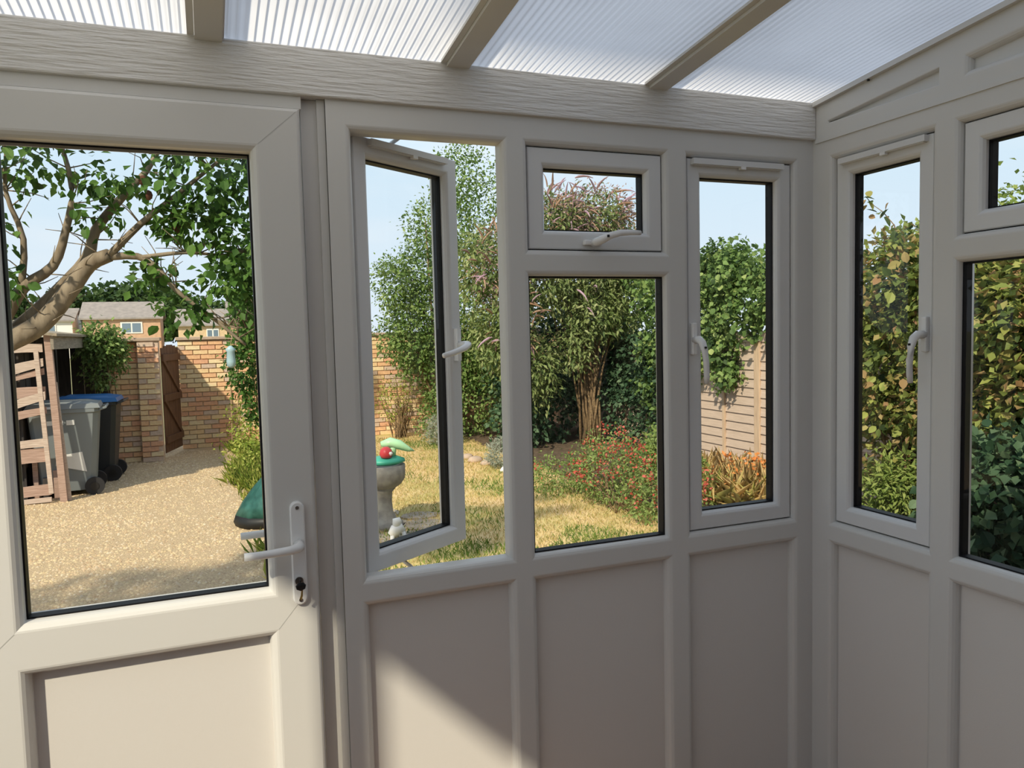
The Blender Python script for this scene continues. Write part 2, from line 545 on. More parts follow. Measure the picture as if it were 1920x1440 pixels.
# ------------------------------------------------------------------ the room shell
ZS1, ZS2, ZH, ZM1, ZM2 = 0.95, 0.913, 1.98, 1.702, 1.666
XB = [-1.345, -1.304, -0.923, -0.884, -0.474, -0.428, -0.053, 0.0]
YK = [-0.060, -0.395, -0.440, -0.900, -0.945, -1.285]
DEP = 0.07
front = lambda u, w_, d: (u, d, w_)
right = lambda u, w_, d: (d, -u, w_)          # u runs towards the viewer along the right wall
OPEN_PROF = [(0, 0), (0.003, 0.0006), (0.008, 0.003), (0.0115, 0.0075), (0.0135, 0.013), (0.0140, 0.017), (0.0140, 0.044), (0.002, DEP)]
PANEL_PROF = [(0, 0), (0.003, 0.0006), (0.009, 0.004), (0.0135, 0.010), (0.016, 0.017), (0.0164, 0.024)]

fl = MB().box(-2.63, 0.07, -3.05, 0.07, -0.12, 0.0).build('floor', M['floor'])
tag(fl, kind='structure', label='brown laminate floor of the sun room')

def plate(mb, us, ws, holes, mp, back=None):
    """flat face with rectangular holes given as index cells"""
    for i in range(len(us) - 1):
        for j in range(len(ws) - 1):
            if (i, j) in holes:
                continue
            mb.quad(mp(us[i], ws[j], 0), mp(us[i + 1], ws[j], 0), mp(us[i + 1], ws[j + 1], 0), mp(us[i], ws[j + 1], 0))
            if back is not None:
                mb.quad(mp(us[i], ws[j], back), mp(us[i], ws[j + 1], back), mp(us[i + 1], ws[j + 1], back), mp(us[i + 1], ws[j], back))

# front wall: one welded white frame with mullions, transoms and three lower panels
wf = MB()
us = XB
ws = [0.0, 0.10, ZS2, ZS1, ZM2, ZM1, ZH, 2.035]
# cells: columns 1 (open casement), 3 (split light), 5 (casement)
holes = set()
for c in (1, 3, 5):
    holes.add((c, 1))
    for r in (3, 4, 5):
        holes.add((c, r))
holes.discard((3, 4))
plate(wf, us, ws, holes, front, back=DEP)
for c in (1, 3, 5):
    wf.ring((us[c], us[c + 1], 0.10, ZS2), PANEL_PROF, front)
wf.ring((us[1], us[2], ZS1, ZH), OPEN_PROF, front)
wf.ring((us[5], us[6], ZS1, ZH), OPEN_PROF, front)
wf.ring((us[3], us[4], ZS1, ZM2), OPEN_PROF, front)
wf.ring((us[3], us[4], ZM1, ZH), OPEN_PROF, front)
wall_front = wf.build('wall_front', M['upvc'])
tag(wall_front, kind='structure', label='white plastic framed front wall of the sun room')
for c in (1, 3, 5):
    MB().box(us[c] + 0.0164, us[c + 1] - 0.0164, 0.024, 0.05, 0.10 + 0.0164, ZS2 - 0.0164).build('lower_panel', M['upvc_panel'], wall_front)
# coupling strip beside the door
MB().box(-1.362, -1.345, 0.010, 0.07, 0.0, 2.03).build('coupling_strip', M['upvc'], wall_front)

# right wall
wr = MB()
ur = [0.0, 0.06, 0.395, 0.44, 0.90, 0.945, 1.285, 3.05]
wz = [0.0, 0.10, ZS2, ZS1, ZM2, ZM1, ZH, 2.02]
holes = set()
for c in (1, 3, 5):
    holes.add((c, 1))
    for r in (3, 4, 5):
        holes.add((c, r))
holes.discard((3, 4))
plate(wr, ur, wz, holes, right, back=DEP)
for c in (1, 3, 5):
    wr.ring((ur[c], ur[c + 1], 0.10, ZS2), PANEL_PROF, right)
wr.ring((ur[1], ur[2], ZS1, ZH), OPEN_PROF, right)
wr.ring((ur[5], ur[6], ZS1, ZH), OPEN_PROF, right)
wr.ring((ur[3], ur[4], ZS1, ZM2), OPEN_PROF, right)
wr.ring((ur[3], ur[4], ZM1, ZH), OPEN_PROF, right)
wall_right = wr.build('wall_right', M['upvc'])
tag(wall_right, kind='structure', label='white plastic framed right wall of the sun room')
for c in (1, 3, 5):
    MB().box(0.024, 0.05, -(ur[c + 1] - 0.0164), -(ur[c] + 0.0164), 0.10 + 0.0164, ZS2 - 0.0164).build('lower_panel', M['upvc_panel'], wall_right)

# gable infill over the right wall: sloping top rail, two recessed wedge panels
ROOF0, SLOPE = 2.135, 0.100
def roofz(y): return ROOF0 - SLOPE * y
gb = MB()
def poly_ring(mb, poly, prof):
    """mitred recess for a polygon on the x=0 plane; poly in (u,z), ccw"""
    n = len(poly)
    loops = []
    for ins, dep in prof:
        k = len(mb.v)
        for i in range(n):
            p0, p1, p2 = Vector(poly[i - 1]), Vector(poly[i]), Vector(poly[(i + 1) % n])
            d1, d2 = (p1 - p0).normalized(), (p2 - p1).normalized()
            n1, n2 = Vector((-d1.y, d1.x)), Vector((-d2.y, d2.x))
            b = (n1 + n2)
            b = b / max(b.dot(n1), 0.25)
            q = p1 + b * ins
            mb.v.append(right(q.x, q.y, dep))
        loops.append(k)
    for a, b in zip(loops[:-1], loops[1:]):
        for i in range(n):
            j = (i + 1) % n
            mb.f.append((a + i, a + j, b + j, b + i))
    mb.f.append(tuple(loops[-1] + i for i in range(n)))
T1 = [(0.052, 2.0635), (0.401, 2.0635), (0.401, 2.107), (0.052, 2.0745)]
T2 = [(0.462, 2.0635), (1.45, 2.0635), (1.45, 2.2115), (0.462, 2.1133)]
GP = [(0, 0), (0.002, 0.0006), (0.0035, 0.003), (0.005, 0.0075), (0.0055, 0.013), (0.0055, 0.015)]
GP2 = [(0, 0), (0.003, 0.0006), (0.008, 0.003), (0.0115, 0.0075), (0.0135, 0.013), (0.0138, 0.018)]
def q2(a, b, c, d): gb.quad(right(*a, 0), right(*b, 0), right(*c, 0), right(*d, 0))
zt = lambda u: roofz(-u) - 0.004
q2((0, 2.02), (3.05, 2.02), (3.05, 2.0635), (0, 2.0635))
q2((0, 2.0635), (0.052, 2.0635), (0.052, 2.0745), (0, 2.0745))
q2((0, 2.0745), (0.052, 2.0745), (0.052, zt(0.052)), (0, zt(0)))
q2((0.052, 2.0745), (0.401, 2.107), (0.401, zt(0.401)), (0.052, zt(0.052)))
q2((0.401, 2.0635), (0.462, 2.0635), (0.462, zt(0.462)), (0.401, zt(0.401)))
q2((0.462, 2.1133), (1.45, 2.2115), (1.45, zt(1.45)), (0.462, zt(0.462)))
q2((1.45, 2.0635), (3.05, 2.0635), (3.05, zt(3.05)), (1.45, zt(1.45)))
poly_ring(gb, T1, GP)
poly_ring(gb, T2, GP2)
gb.quad((DEP, 0.07, 2.02), (DEP, 0.07, 2.13), (DEP, -3.05, zt(3.05)), (DEP, -3.05, 2.02))
g_o = gb.build('trim_1', M['upvc'])
tag(g_o, kind='structure', label='sloping white gable infill above the right wall windows')
# seam strip between window frame and gable, and the capping under the roof sheet
sm = MB().box(-0.004, 0.0, -3.05, -0.012, 2.0195, 2.0285)
sm.build('seam_strip', M['upvc'], g_o)
cp = MB()
cp.hexa([(-0.014, 0.0, zt(0) - 0.013), (0.0, 0.0, zt(0) - 0.013), (0.0, -3.05, zt(3.05) - 0.013), (-0.014, -3.05, zt(3.05) - 0.013)],
        [(-0.014, 0.0, zt(0)), (0.0, 0.0, zt(0)), (0.0, -3.05, zt(3.05)), (-0.014, -3.05, zt(3.05))])
cp.build('roof_capping', M['upvc'], g_o)
# small dark screw head on the capping
MB().lathe((-0.007, -0.20, zt(0.2) - 0.017), [(0.0035, 0), (0.0035, 0.004)], 8).build('screw_head', M['black'], g_o)

# eaves beam with embossed grain
bmx = MB().box(-2.63, -0.001, -0.012, 0.085, 2.031, 2.132, bev=0.003)
beam = bmx.build('trim_2', M['grain'])
tag(beam, kind='structure', label='white wood-grain eaves beam above the door and front windows')

# roof of opal sheets between rafters
ceil = empty('ceiling', (-1.3, -1.5, 2.3), kind='structure', label='sloping roof of opal ribbed sheets between white rafters')
RX = [-2.108, -1.575, -1.044, -0.511]
edges = [-2.63] + RX + [0.07]
for i in range(len(edges) - 1):
    x0 = edges[i] + (0.02 if i > 0 else 0)
    x1 = edges[i + 1] - (0.02 if i < len(edges) - 2 else 0)
    y0, y1 = 0.12, -3.0
    pm = MB()
    pm.quad((x0, y0, roofz(y0)), (x0, y1, roofz(y1)), (x1, y1, roofz(y1)), (x1, y0, roofz(y0)))
    ps = pm.build('roof_panel', M['poly'], ceil)
    rb = MB()
    k = int((x1 - x0) / 0.0165)
    for j in range(k + 1):
        xx = x0 + (x1 - x0) * j / k
        rb.quad((xx, y0, roofz(y0) + 0.0005), (xx, y1, roofz(y1) + 0.0005), (xx, y1, roofz(y1) + 0.005), (xx, y0, roofz(y0) + 0.005))
    ro = rb.build('rib', M['polyrib'], ps)
    ro['kind'] = 'stuff'
for x in RX:
    ra = MB()
    def slab(xa, xb, ya, yb, lo, hi):
        ra.hexa([(xa, ya, roofz(ya) + lo), (xb, ya, roofz(ya) + lo), (xb, yb, roofz(yb) + lo), (xa, yb, roofz(yb) + lo)],
                [(xa, ya, roofz(ya) + hi), (xb, ya, roofz(ya) + hi), (xb, yb, roofz(yb) + hi), (xa, yb, roofz(yb) + hi)])
    slab(x - 0.026, x + 0.026, -0.012, -3.0, -0.014, 0.05)
    rr = ra.build('rafter', M['upvc'], ceil)
    ra = MB()
    slab(x - 0.040, x - 0.0265, -0.012, -3.0, -0.006, 0.0)
    slab(x + 0.0265, x + 0.030, -0.012, -3.0, -0.006, 0.0)
    ra.build('rafter_capping', M['upvc'], rr)

# back wall against the house, and the glazed left end that lets the low sun in
wb = MB().box(-2.63, 0.07, -3.25, -3.05, -0.2, 2.6).build('wall_back', M['plaster'])
tag(wb, kind='structure', label='plastered house wall behind the viewer')
wl = MB()
wl.box(-2.63, -2.56, -3.05, 0.06, 0.0, ZS1)
for (ya, yb) in ((0.0, 0.07), (-0.555, -0.505), (-1.35, -1.30), (-2.16, -2.11), (-3.05, -2.98)):
    wl.hexa([(-2.62, ya, ZS1), (-2.56, ya, ZS1), (-2.56, yb, ZS1), (-2.62, yb, ZS1)],
            [(-2.62, ya, roofz(ya) - 0.012), (-2.56, ya, roofz(ya) - 0.012), (-2.56, yb, roofz(yb) - 0.012), (-2.62, yb, roofz(yb) - 0.012)])
wl.hexa([(-2.62, 0.0, roofz(0) - 0.03), (-2.56, 0.0, roofz(0) - 0.03), (-2.56, -3.05, roofz(-3.05) - 0.03), (-2.62, -3.05, roofz(-3.05) - 0.03)],
        [(-2.62, 0.0, roofz(0) - 0.004), (-2.56, 0.0, roofz(0) - 0.004), (-2.56, -3.05, roofz(-3.05) - 0.004), (-2.62, -3.05, roofz(-3.05) - 0.004)])
wl_o = wl.build('wall_left', M['upvc'])
tag(wl_o, kind='structure', label='white framed left end wall of the sun room with tall panes')
for (ya, yb) in ((-0.505, 0.0), (-1.30, -0.555), (-2.11, -1.35), (-2.98, -2.16)):
    mbp = MB()
    mbp.quad((-2.59, ya, ZS1), (-2.59, yb, ZS1), (-2.59, yb, roofz(yb) - 0.02), (-2.59, ya, roofz(ya) - 0.02))
    mbp.build('pane', M['glass'], wl_o)

# ------------------------------------------------------------------ windows
SASH_PROF = [(0, DEP), (0, 0.016), (0.002, 0.0125), (0.004, 0.012), (0.034, 0.012), (0.037, 0.0126), (0.042, 0.016), (0.046, 0.022), (0.0465, 0.030)]

def pane_and_gasket(rect, mp, d_in, parent, gask=0.0035):
    """clear pane plus the black gasket and spacer round it"""
    u0, u1, w0, w1 = rect
    k = MB()
    k.ring((u0, u1, w0, w1), [(0.0, d_in), (gask, d_in), (gask, d_in + 0.026), (0.0, d_in + 0.027)], mp)
    k.build('gasket', M['rubber'], parent)
    g = MB()
    dd = d_in + 0.004
    g.quad(mp(u0, w0, dd), mp(u1, w0, dd), mp(u1, w1, dd), mp(u0, w1, dd))
    g.build('glass_pane', M['glass'], parent)

def shrink(r, a): return (r[0] + a, r[1] - a, r[2] + a, r[3] - a)

def lever(mb, base, along, out, length=0.115, r=0.0085):
    """cranked window handle: neck, then a curved lever"""
    b, a, o = Vector(base), Vector(along), Vector(out)
    pts = [b, b + o * 0.022, b + o * 0.034 + a * 0.008, b + o * 0.041 + a * 0.028, b + o * 0.043 + a * 0.06, b + o * 0.040 + a * 0.095, b + o * 0.036 + a * length]
    mb.tube(pts, [r * 1.15, r * 1.25, r * 1.2, r * 1.05, r * 0.95, r * 0.9, r * 0.75], 10)

def window_sash(name, rect, mp, label, mount=None):
    """opening light inside a frame opening"""
    c = mp((rect[0] + rect[1]) / 2, rect[2], 0.03)
    e_ = empty(name, c, kind='structure', label=label)
    s = shrink(rect, 0.0165)
    k = MB()
    k.ring(s, SASH_PROF, mp)
    so = k.build('sash', M['sash'], e_)
    gk = MB()
    gk.ring(shrink(rect, 0.0141), [(0, 0.0205), (0.0024, 0.0205)], mp)
    gk.build('gap_ring', M['rubber'], e_)  # black ring stands in for the shadowed gap round the sash
    pane_and_gasket(shrink(s, 0.0465), mp, 0.030, e_)
    return e_, s

# window_3: fixed lower light of the middle bay
R3 = (us[3], us[4], ZS1, ZM2)
w3 = empty('window_3', ((R3[0] + R3[1]) / 2, 0.03, ZS1), kind='structure', label='fixed pane under the small top-hung window')
pane_and_gasket(shrink(R3, 0.0141), front, 0.017, w3)
# window_2: small top-hung light
w2, s2 = window_sash('window_2', (us[3], us[4], ZM1, ZH), front, 'small closed top-hung window over the fixed pane in the front wall')
hb = MB()
hb.box(-0.722, -0.672, -0.003, 0.012, 1.729, 1.7415, bev=0.003)
hb.build('handle_base', M['handle'], w2)
hb = MB()
hb.tube([(-0.697, 0.004, 1.735), (-0.697, -0.022, 1.735), (-0.690, -0.034, 1.739), (-0.672, -0.041, 1.748), (-0.645, -0.043, 1.755), (-0.61, -0.041, 1.757), (-0.585, -0.038, 1.757)],
        [0.010, 0.0105, 0.0105, 0.009, 0.008, 0.007, 0.006], 10)
h2 = hb.build('handle', M['handle'], w2, smooth=True)
MB().lathe((-0.681, -0.0475, 1.743), [(0.0032, 0), (0.0032, 0.006)], 8).build('lock_button', M['black'], h2)

def vent(mp, rect, parent, u0, u1):
    w1 = rect[3]
    k = MB()
    def bx(ua, ub, wa, wb, da, db):
        a = [mp(ua, wa, da), mp(ub, wa, da), mp(ub, wa, db), mp(ua, wa, db)]
        b = [mp(ua, wb, da), mp(ub, wb, da), mp(ub, wb, db), mp(ua, wb, db)]
        k.hexa(a, b)
    bx(u0, u1, w1 - 0.034, w1 - 0.019, 0.012, -0.004)
    bx(u0 + 0.006, u1 - 0.006, w1 - 0.036, w1 - 0.034, 0.012, 0.0)
    o = k.build('trickle_vent', M['sash'], parent)
    k = MB()
    um = (u0 + u1) / 2 + 0.012
    bx(um - 0.008, um + 0.008, w1 - 0.041, w1 - 0.034, 0.008, -0.004)
    k.build('vent_slider', M['handle'], o)

# window_4: closed casement beside the corner
R4 = (us[5], us[6], ZS1, ZH)
w4, s4 = window_sash('window_4', R4, front, 'closed casement window left of the room corner')
vent(front, R4, w4, -0.400, -0.105)
hb = MB()
hb.box(-0.4065, -0.3915, -0.002, 0.012, 1.445, 1.53, bev=0.003)
hb.build('handle_base', M['handle'], w4)
hb = MB()
lever(hb, (-0.399, 0.002, 1.485), (0.10, 0, -1), (0, -1, 0))
h4 = hb.build('handle', M['handle'], w4, smooth=True)
MB().lathe((-0.399, -0.048, 1.462), [(0.0034, 0), (0.0034, 0.005)], 8).build('lock_button', M['black'], h4)

# right wall lights
R5 = (ur[1], ur[2], ZS1, ZH)
w5, s5 = window_sash('window_5', R5, right, 'closed casement window right of the room corner')
vent(right, R5, w5, 0.095, 0.365)
hb = MB()
hb.box(-0.002, 0.012, -0.373, -0.358, 1.445, 1.53, bev=0.003)
hb.build('handle_base', M['handle'], w5)
hb = MB()
lever(hb, (0.002, -0.3655, 1.487), (0, 0.06, -1), (-1, 0, 0))
h5 = hb.build('handle', M['handle'], w5, smooth=True)
MB().lathe((-0.046, -0.365, 1.462), [(0.0034, 0), (0.0034, 0.005)], 8).build('lock_button', M['black'], h5)
w6, s6 = window_sash('window_6', (ur[3], ur[4], ZM1, ZH), right, 'small top-hung window at the right edge, in the right wall')
R7 = (ur[3], ur[4], ZS1, ZM2)
w7 = empty('window_7', right((R7[0] + R7[1]) / 2, ZS1, 0.03), kind='structure', label='fixed pane at the right edge, in the right wall')
pane_and_gasket(shrink(R7, 0.0141), right, 0.017, w7)
w8, s8 = window_sash('window_8', (ur[5], ur[6], ZS1, ZH), right, 'closed casement window in the right wall, nearest the viewer')

# window_1: the casement standing open to the garden, hinged on the left
R1 = shrink((us[1], us[2], ZS1, ZH), 0.0075)
W1 = R1[1] - R1[0]
ang = math.radians(33.0)
HX, HY = R1[0] + 0.006, 0.058
def openmp(u, w_, d):
    a, b = u, d - 0.030          # turn about the hinge line
    return (HX + a * math.cos(ang) - b * math.sin(ang), HY + a * math.sin(ang) + b * math.cos(ang), w_)
w1 = empty('window_1', (HX, HY, R1[2]), kind='structure', label='casement window standing open to the garden')
r1 = (0.0, W1, R1[2], R1[3])
k = MB()
k.ring(r1, SASH_PROF, openmp)
k.ring(r1, [(0, DEP), (0.006, DEP), (0.040, DEP), (0.046, 0.058)], openmp)
k.build('sash', M['sash'], w1)
pane_and_gasket(shrink(r1, 0.0465), openmp, 0.030, w1)
vent(openmp, (0, W1, R1[2], R1[3] + 0.014), w1, 0.045, W1 - 0.05)
def obox(mb, ua, ub, wa, wb, da, db):
    mb.hexa([openmp(ua, wa, da), openmp(ub, wa, da), openmp(ub, wa, db), openmp(ua, wa, db)],
            [openmp(ua, wb, da), openmp(ub, wb, da), openmp(ub, wb, db), openmp(ua, wb, db)])
k = MB()
obox(k, W1 - 0.031, W1 - 0.016, 1.445, 1.53, 0.012, -0.002)
k.build('handle_base', M['handle'], w1)
hb = MB()
pts = [(W1 - 0.0235, 1.487, 0.0), (W1 - 0.0235, 1.487, -0.022), (W1 - 0.03, 1.487, -0.035), (W1 - 0.05, 1.480, -0.042), (W1 - 0.08, 1.473, -0.044), (W1 - 0.105, 1.467, -0.041), (W1 - 0.13, 1.462, -0.037)]
hb.tube([openmp(*p) for p in pts], [0.0095, 0.0105, 0.010, 0.009, 0.008, 0.0075, 0.0065], 10)
hb.build('handle', M['handle'], w1, smooth=True)
# friction stay at the head, and at the sill
for zz in (R1[3] + 0.003, R1[2] - 0.006):
    k = MB()
    a = Vector(openmp(0.15, zz, 0.05))
    b = Vector((R1[0] + 0.13, 0.045, zz))
    k.tube([b, a], 0.005, 6)
    k.tube([(R1[0] + 0.0, 0.045, zz), (R1[0] + 0.15, 0.045, zz)], 0.004, 6)
    k.build('friction_stay', M['steel'], w1)
k = MB()
k.box(R1[0] - 0.0015, R1[0] + 0.006, 0.030, 0.050, 1.44, 1.47)
k.build('keeper', M['black'], w1)

# ------------------------------------------------------------------ the door
MB().box(-2.63, -2.12, 0.0, 0.07, 0.0, 2.03).build('side_panel', M['upvc_panel'], wall_front)
door = empty('door_1', (-1.735, 0.0, 0.0), kind='structure', label='white half-glazed door at the left with lever handle')
k = MB()
k.box(-1.396, -1.362, 0.020, 0.07, 0.0, 2.03)
k.box(-2.12, -2.078, -0.001, 0.07, 0.0, 2.03)
k.box(-2.078, -1.396, -0.001, 0.07, 2.004, 2.031)
k.box(-2.078, -1.396, 0.0, 0.07, 0.0, 0.03)
k.build('door_frame', M['upvc'], door)
DL = (-2.072, -1.401, 0.032, 2.001)
GO = (-1.980, -1.489, 0.957, 1.921)
PO = (-1.978, -1.491, 0.16, 0.885)
YF = -0.018
fdoor = lambda u, w_, d: (u, YF + d, w_)
k = MB()
k.ring(DL, [(0, 0.075), (0, 0.008), (0.004, 0.002), (0.008, 0.0)], fdoor)
uu = [DL[0] + 0.008, GO[0], GO[1], DL[1] - 0.008]
def dq(u0, u1, w0, w1): k.quad(fdoor(u0, w0, 0), fdoor(u1, w0, 0), fdoor(u1, w1, 0), fdoor(u0, w1, 0))
a0, a1, b0, b1 = DL[0] + 0.008, DL[1] - 0.008, DL[2] + 0.008, DL[3] - 0.008
# stiles and rails with the mitre joints of the welds
k.quad(fdoor(a0, b0, 0), fdoor(PO[0], PO[2], 0), fdoor(PO[0], PO[3], 0), fdoor(a0, PO[3], 0))
k.quad(fdoor(a0, PO[3], 0), fdoor(PO[0], PO[3], 0), fdoor(GO[0], GO[2], 0), fdoor(a0, GO[2], 0))
k.quad(fdoor(a0, GO[2], 0), fdoor(GO[0], GO[2], 0), fdoor(GO[0], GO[3], 0), fdoor(a0, b1, 0))
k.quad(fdoor(a1, b0, 0), fdoor(PO[1], PO[2], 0), fdoor(PO[1], PO[3], 0), fdoor(a1, PO[3], 0))
k.quad(fdoor(a1, PO[3], 0), fdoor(PO[1], PO[3], 0), fdoor(GO[1], GO[2], 0), fdoor(a1, GO[2], 0))
k.quad(fdoor(a1, GO[2], 0), fdoor(GO[1], GO[2], 0), fdoor(GO[1], GO[3], 0), fdoor(a1, b1, 0))
k.quad(fdoor(GO[0], GO[3], 0), fdoor(GO[1], GO[3], 0), fdoor(a1, b1, 0), fdoor(a0, b1, 0))
k.quad(fdoor(PO[0], PO[3], 0), fdoor(PO[1], PO[3], 0), fdoor(GO[1], GO[2], 0), fdoor(GO[0], GO[2], 0))
k.quad(fdoor(a0, b0, 0), fdoor(a1, b0, 0), fdoor(PO[1], PO[2], 0), fdoor(PO[0], PO[2], 0))
k.ring(GO, [(0, 0), (0.004, 0.0008), (0.010, 0.005), (0.0145, 0.011), (0.016, 0.018), (0.0165, 0.030), (0.0165, 0.075)], fdoor)
k.ring(PO, [(0, 0), (0.004, 0.0008), (0.010, 0.005), (0.0145, 0.012), (0.0175, 0.024), (0.018, 0.034)], fdoor)
leafo = k.build('door_leaf', M['upvc'], door)
# fine weld lines
k = MB()
def weld(p, q, wd=0.0007):
    d = (Vector(q) - Vector(p)).normalized()
    n_ = Vector((-d.y, d.x)) * wd
    k.quad(fdoor(p[0] - n_.x, p[1] - n_.y, -0.0004), fdoor(q[0] - n_.x, q[1] - n_.y, -0.0004), fdoor(q[0] + n_.x, q[1] + n_.y, -0.0004), fdoor(p[0] + n_.x, p[1] + n_.y, -0.0004))
weld((GO[1], GO[3]), (a1, b1))
weld((GO[0], GO[3]), (a0, b1))
weld((PO[1], PO[3]), (a1 - 0.035, PO[3] + 0.055))
weld((GO[0], GO[2]), (a0 + 0.02, GO[2] - 0.06))
k.build('weld_line', M['weld'], leafo)
pane_and_gasket(shrink(GO, 0.0165), fdoor, 0.030, door)
MB().box(PO[0] + 0.017, PO[1] - 0.017, YF + 0.034, 0.05, PO[2] + 0.017, PO[3] - 0.017).build('door_panel', M['upvc_panel'], door)

def capsule_plate(mb, cx, y0, y1, z0, z1, hw):
    out = []
    n = 8
    for i in range(n + 1):
        t = math.pi * i / n
        out.append((cx + hw * math.cos(t), z1 - hw + hw * math.sin(t)))
    for i in range(n + 1):
        t = math.pi + math.pi * i / n
        out.append((cx + hw * math.cos(t), z0 + hw + hw * math.sin(t)))
    m_ = len(out)
    k0 = len(mb.v)
    for (sh, yy) in ((1.0, y0), (1.0, y1 + 0.003), (0.82, y1)):
        for (x, z) in out:
            mb.v.append((cx + (x - cx) * sh, yy, z + (0 if sh == 1 else (0.003 if z < (z0 + z1) / 2 else -0.003))))
    for r in range(2):
        for i in range(m_):
            j = (i + 1) % m_
            mb.f.append((k0 + r * m_ + i, k0 + r * m_ + j, k0 + (r + 1) * m_ + j, k0 + (r + 1) * m_ + i))
    mb.f.append(tuple(k0 + 2 * m_ + i for i in range(m_)))
k = MB()
capsule_plate(k, -1.443, YF, YF - 0.011, 0.935, 1.163, 0.0155)
hp = k.build('handle_plate', M['handle'], door)
k = MB()
k.tube([(-1.443, YF - 0.008, 1.070), (-1.443, YF - 0.032, 1.070), (-1.449, YF - 0.045, 1.070), (-1.463, YF - 0.051, 1.069), (-1.50, YF - 0.052, 1.067), (-1.535, YF - 0.051, 1.066), (-1.556, YF - 0.050, 1.066)],
       [0.0115, 0.011, 0.0105, 0.0095, 0.0088, 0.0085, 0.0085], 12)
k.build('lever_handle', M['handle'], door, smooth=True)
k = MB()
k.tube([(-1.443, 0.055, 1.070), (-1.443, 0.095, 1.070), (-1.453, 0.105, 1.070), (-1.50, 0.107, 1.069), (-1.556, 0.105, 1.068)], [0.011, 0.0105, 0.0095, 0.0088, 0.0085], 12)
k.build('outer_lever_handle', M['handle'], door, smooth=True)
k = MB()
k.tube([(-1.445, YF - 0.009, 0.990), (-1.445, YF - 0.015, 0.990)], 0.009, 14)
cy = k.build('lock_cylinder', M['steel'], door)
k = MB()
k.box(-1.4455, -1.4435, YF - 0.032, YF - 0.015, 0.984, 0.996)
k.lathe((-1.4445, YF - 0.038, 0.983), [(0.001, -0.008), (0.009, -0.004), (0.011, 0.004), (0.006, 0.010)], 10, 1.0, 0.25)
k.build('key', M['black'], cy)
k = MB()
k.tube([(-1.442, YF - 0.036, 0.977), (-1.443, YF - 0.033, 0.963), (-1.445, YF - 0.030, 0.955)], [0.002, 0.0025, 0.003], 6)
k.build('key_fob', M['brass'], cy)
for zz in (1.150, 0.947):
    MB().tube([(-1.443, YF - 0.011, zz), (-1.443, YF - 0.0135, zz)], 0.004, 8).build('plate_screw', M['steel'], hp)

# ------------------------------------------------------------------ house behind (casts the shade over the roof)
hs = empty('house', (2.0, -7.0, G), 'two-storey house that the sun room leans against, behind the viewer', 'house')
k = MB()
k.box(-3.55, 8.0, -11.0, -3.26, G, 5.04)
k.build('wall', M['render'], hs)
k = MB()
zr = 7.6
k.v += [(-3.75, -2.98, 5.17), (8.2, -2.98, 5.17), (8.2, -7.1, zr), (-3.75, -7.1, zr), (-3.75, -11.2, 5.17), (8.2, -11.2, 5.17),
        (-3.75, -2.98, 5.04), (8.2, -2.98, 5.04), (8.2, -11.2, 5.04), (-3.75, -11.2, 5.04)]
k.f += [(0, 1, 2, 3), (3, 2, 5, 4), (0, 3, 4, 9, 6), (1, 7, 8, 5, 2), (6, 7, 1, 0), (9, 4, 5, 8), (6, 9, 8, 7)]
k.build('roof', M['tiles'], hs)

# ------------------------------------------------------------------ ground
def grid_ground(name, x0, x1, y0, y1, step, material, z, amp=0.0, label=''):
    nx, ny = int((x1 - x0) / step) + 1, int((y1 - y0) / step) + 1
    V, Fc = [], []
    for j in range(ny + 1):
        for i in range(nx + 1):
            V.append((x0 + (x1 - x0) * i / nx, y0 + (y1 - y0) * j / ny, z + random.uniform(-amp, amp)))
    for j in range(ny):
        for i in range(nx):
            a = j * (nx + 1) + i
            Fc.append((a, a + 1, a + nx + 2, a + nx + 1))
    o = link_mesh(name, V, Fc, material, None, True)
    tag(o, kind='structure', label=label)
    return o

M['lawn'] = mat('dry_lawn', (0.76, 0.55, 0.28), 0.95, col2=(0.50, 0.43, 0.15), scale=1.7, detail=6, lo=0.42, hi=0.62)
M['verge'] = mat('far_ground', (0.30, 0.30, 0.14), 0.95, col2=(0.40, 0.36, 0.18), scale=0.3)
grid_ground('ground', -120, 120, -30, 260, 20, M['verge'], G - 0.05, 0, 'land beyond the garden')
grid_ground('ground', -7.0, -1.22, 0.09, 12.6, 0.25, M['gravelbase'], G, 0.003, 'gravel yard outside the door')
grid_ground('ground', -1.22, 2.25, 0.09, 11.6, 0.25, M['lawn'], G, 0.008, 'dry patchy lawn')
grid_ground('ground', 2.25, 4.5, -3.2, 11.6, 0.25, M['soil'], G, 0.02, 'planted soil bed along the fence')

# gravel pebbles
n = 26000
px = RNG.uniform(-4.6, -1.2, n)
py = 3.2 + RNG.random(n) ** 1.35 * 8.0
kk = (px < -1.26 + 0.06 * np.sin(py * 3)) & (px > -1.65 - (py + 1.73) * 0.26)
px, py = px[kk], py[kk]
n = len(px)
PV = np.array([[1, 0, 0], [0, 1, 0], [-1, 0, 0], [0, -1, 0], [0, 0, 1]], float)
PF = np.array([[0, 1, 4], [1, 2, 4], [2, 3, 4], [3, 0, 4]])
rs = RNG.uniform(0.008, 0.019, n)
th = RNG.uniform(0, 6.28, n)
V = np.empty((n, 5, 3))
for i in range(5):
    a, b, c = PV[i]
    jx = RNG.uniform(0.75, 1.25, n)
    V[:, i, 0] = px + rs * jx * (a * np.cos(th) - b * np.sin(th))
    V[:, i, 1] = py + rs * jx * (a * np.sin(th) + b * np.cos(th))
    V[:, i, 2] = G - 0.002 + c * rs * 0.8 * jx
idx = (np.arange(n)[:, None, None] * 5 + PF[None]).reshape(-1, 3)
me = bpy.data.meshes.new('pebbles')
me.vertices.add(n * 5)
me.vertices.foreach_set('co', V.reshape(-1))
me.loops.add(n * 12)
me.loops.foreach_set('vertex_index', idx.reshape(-1).astype(np.int32))
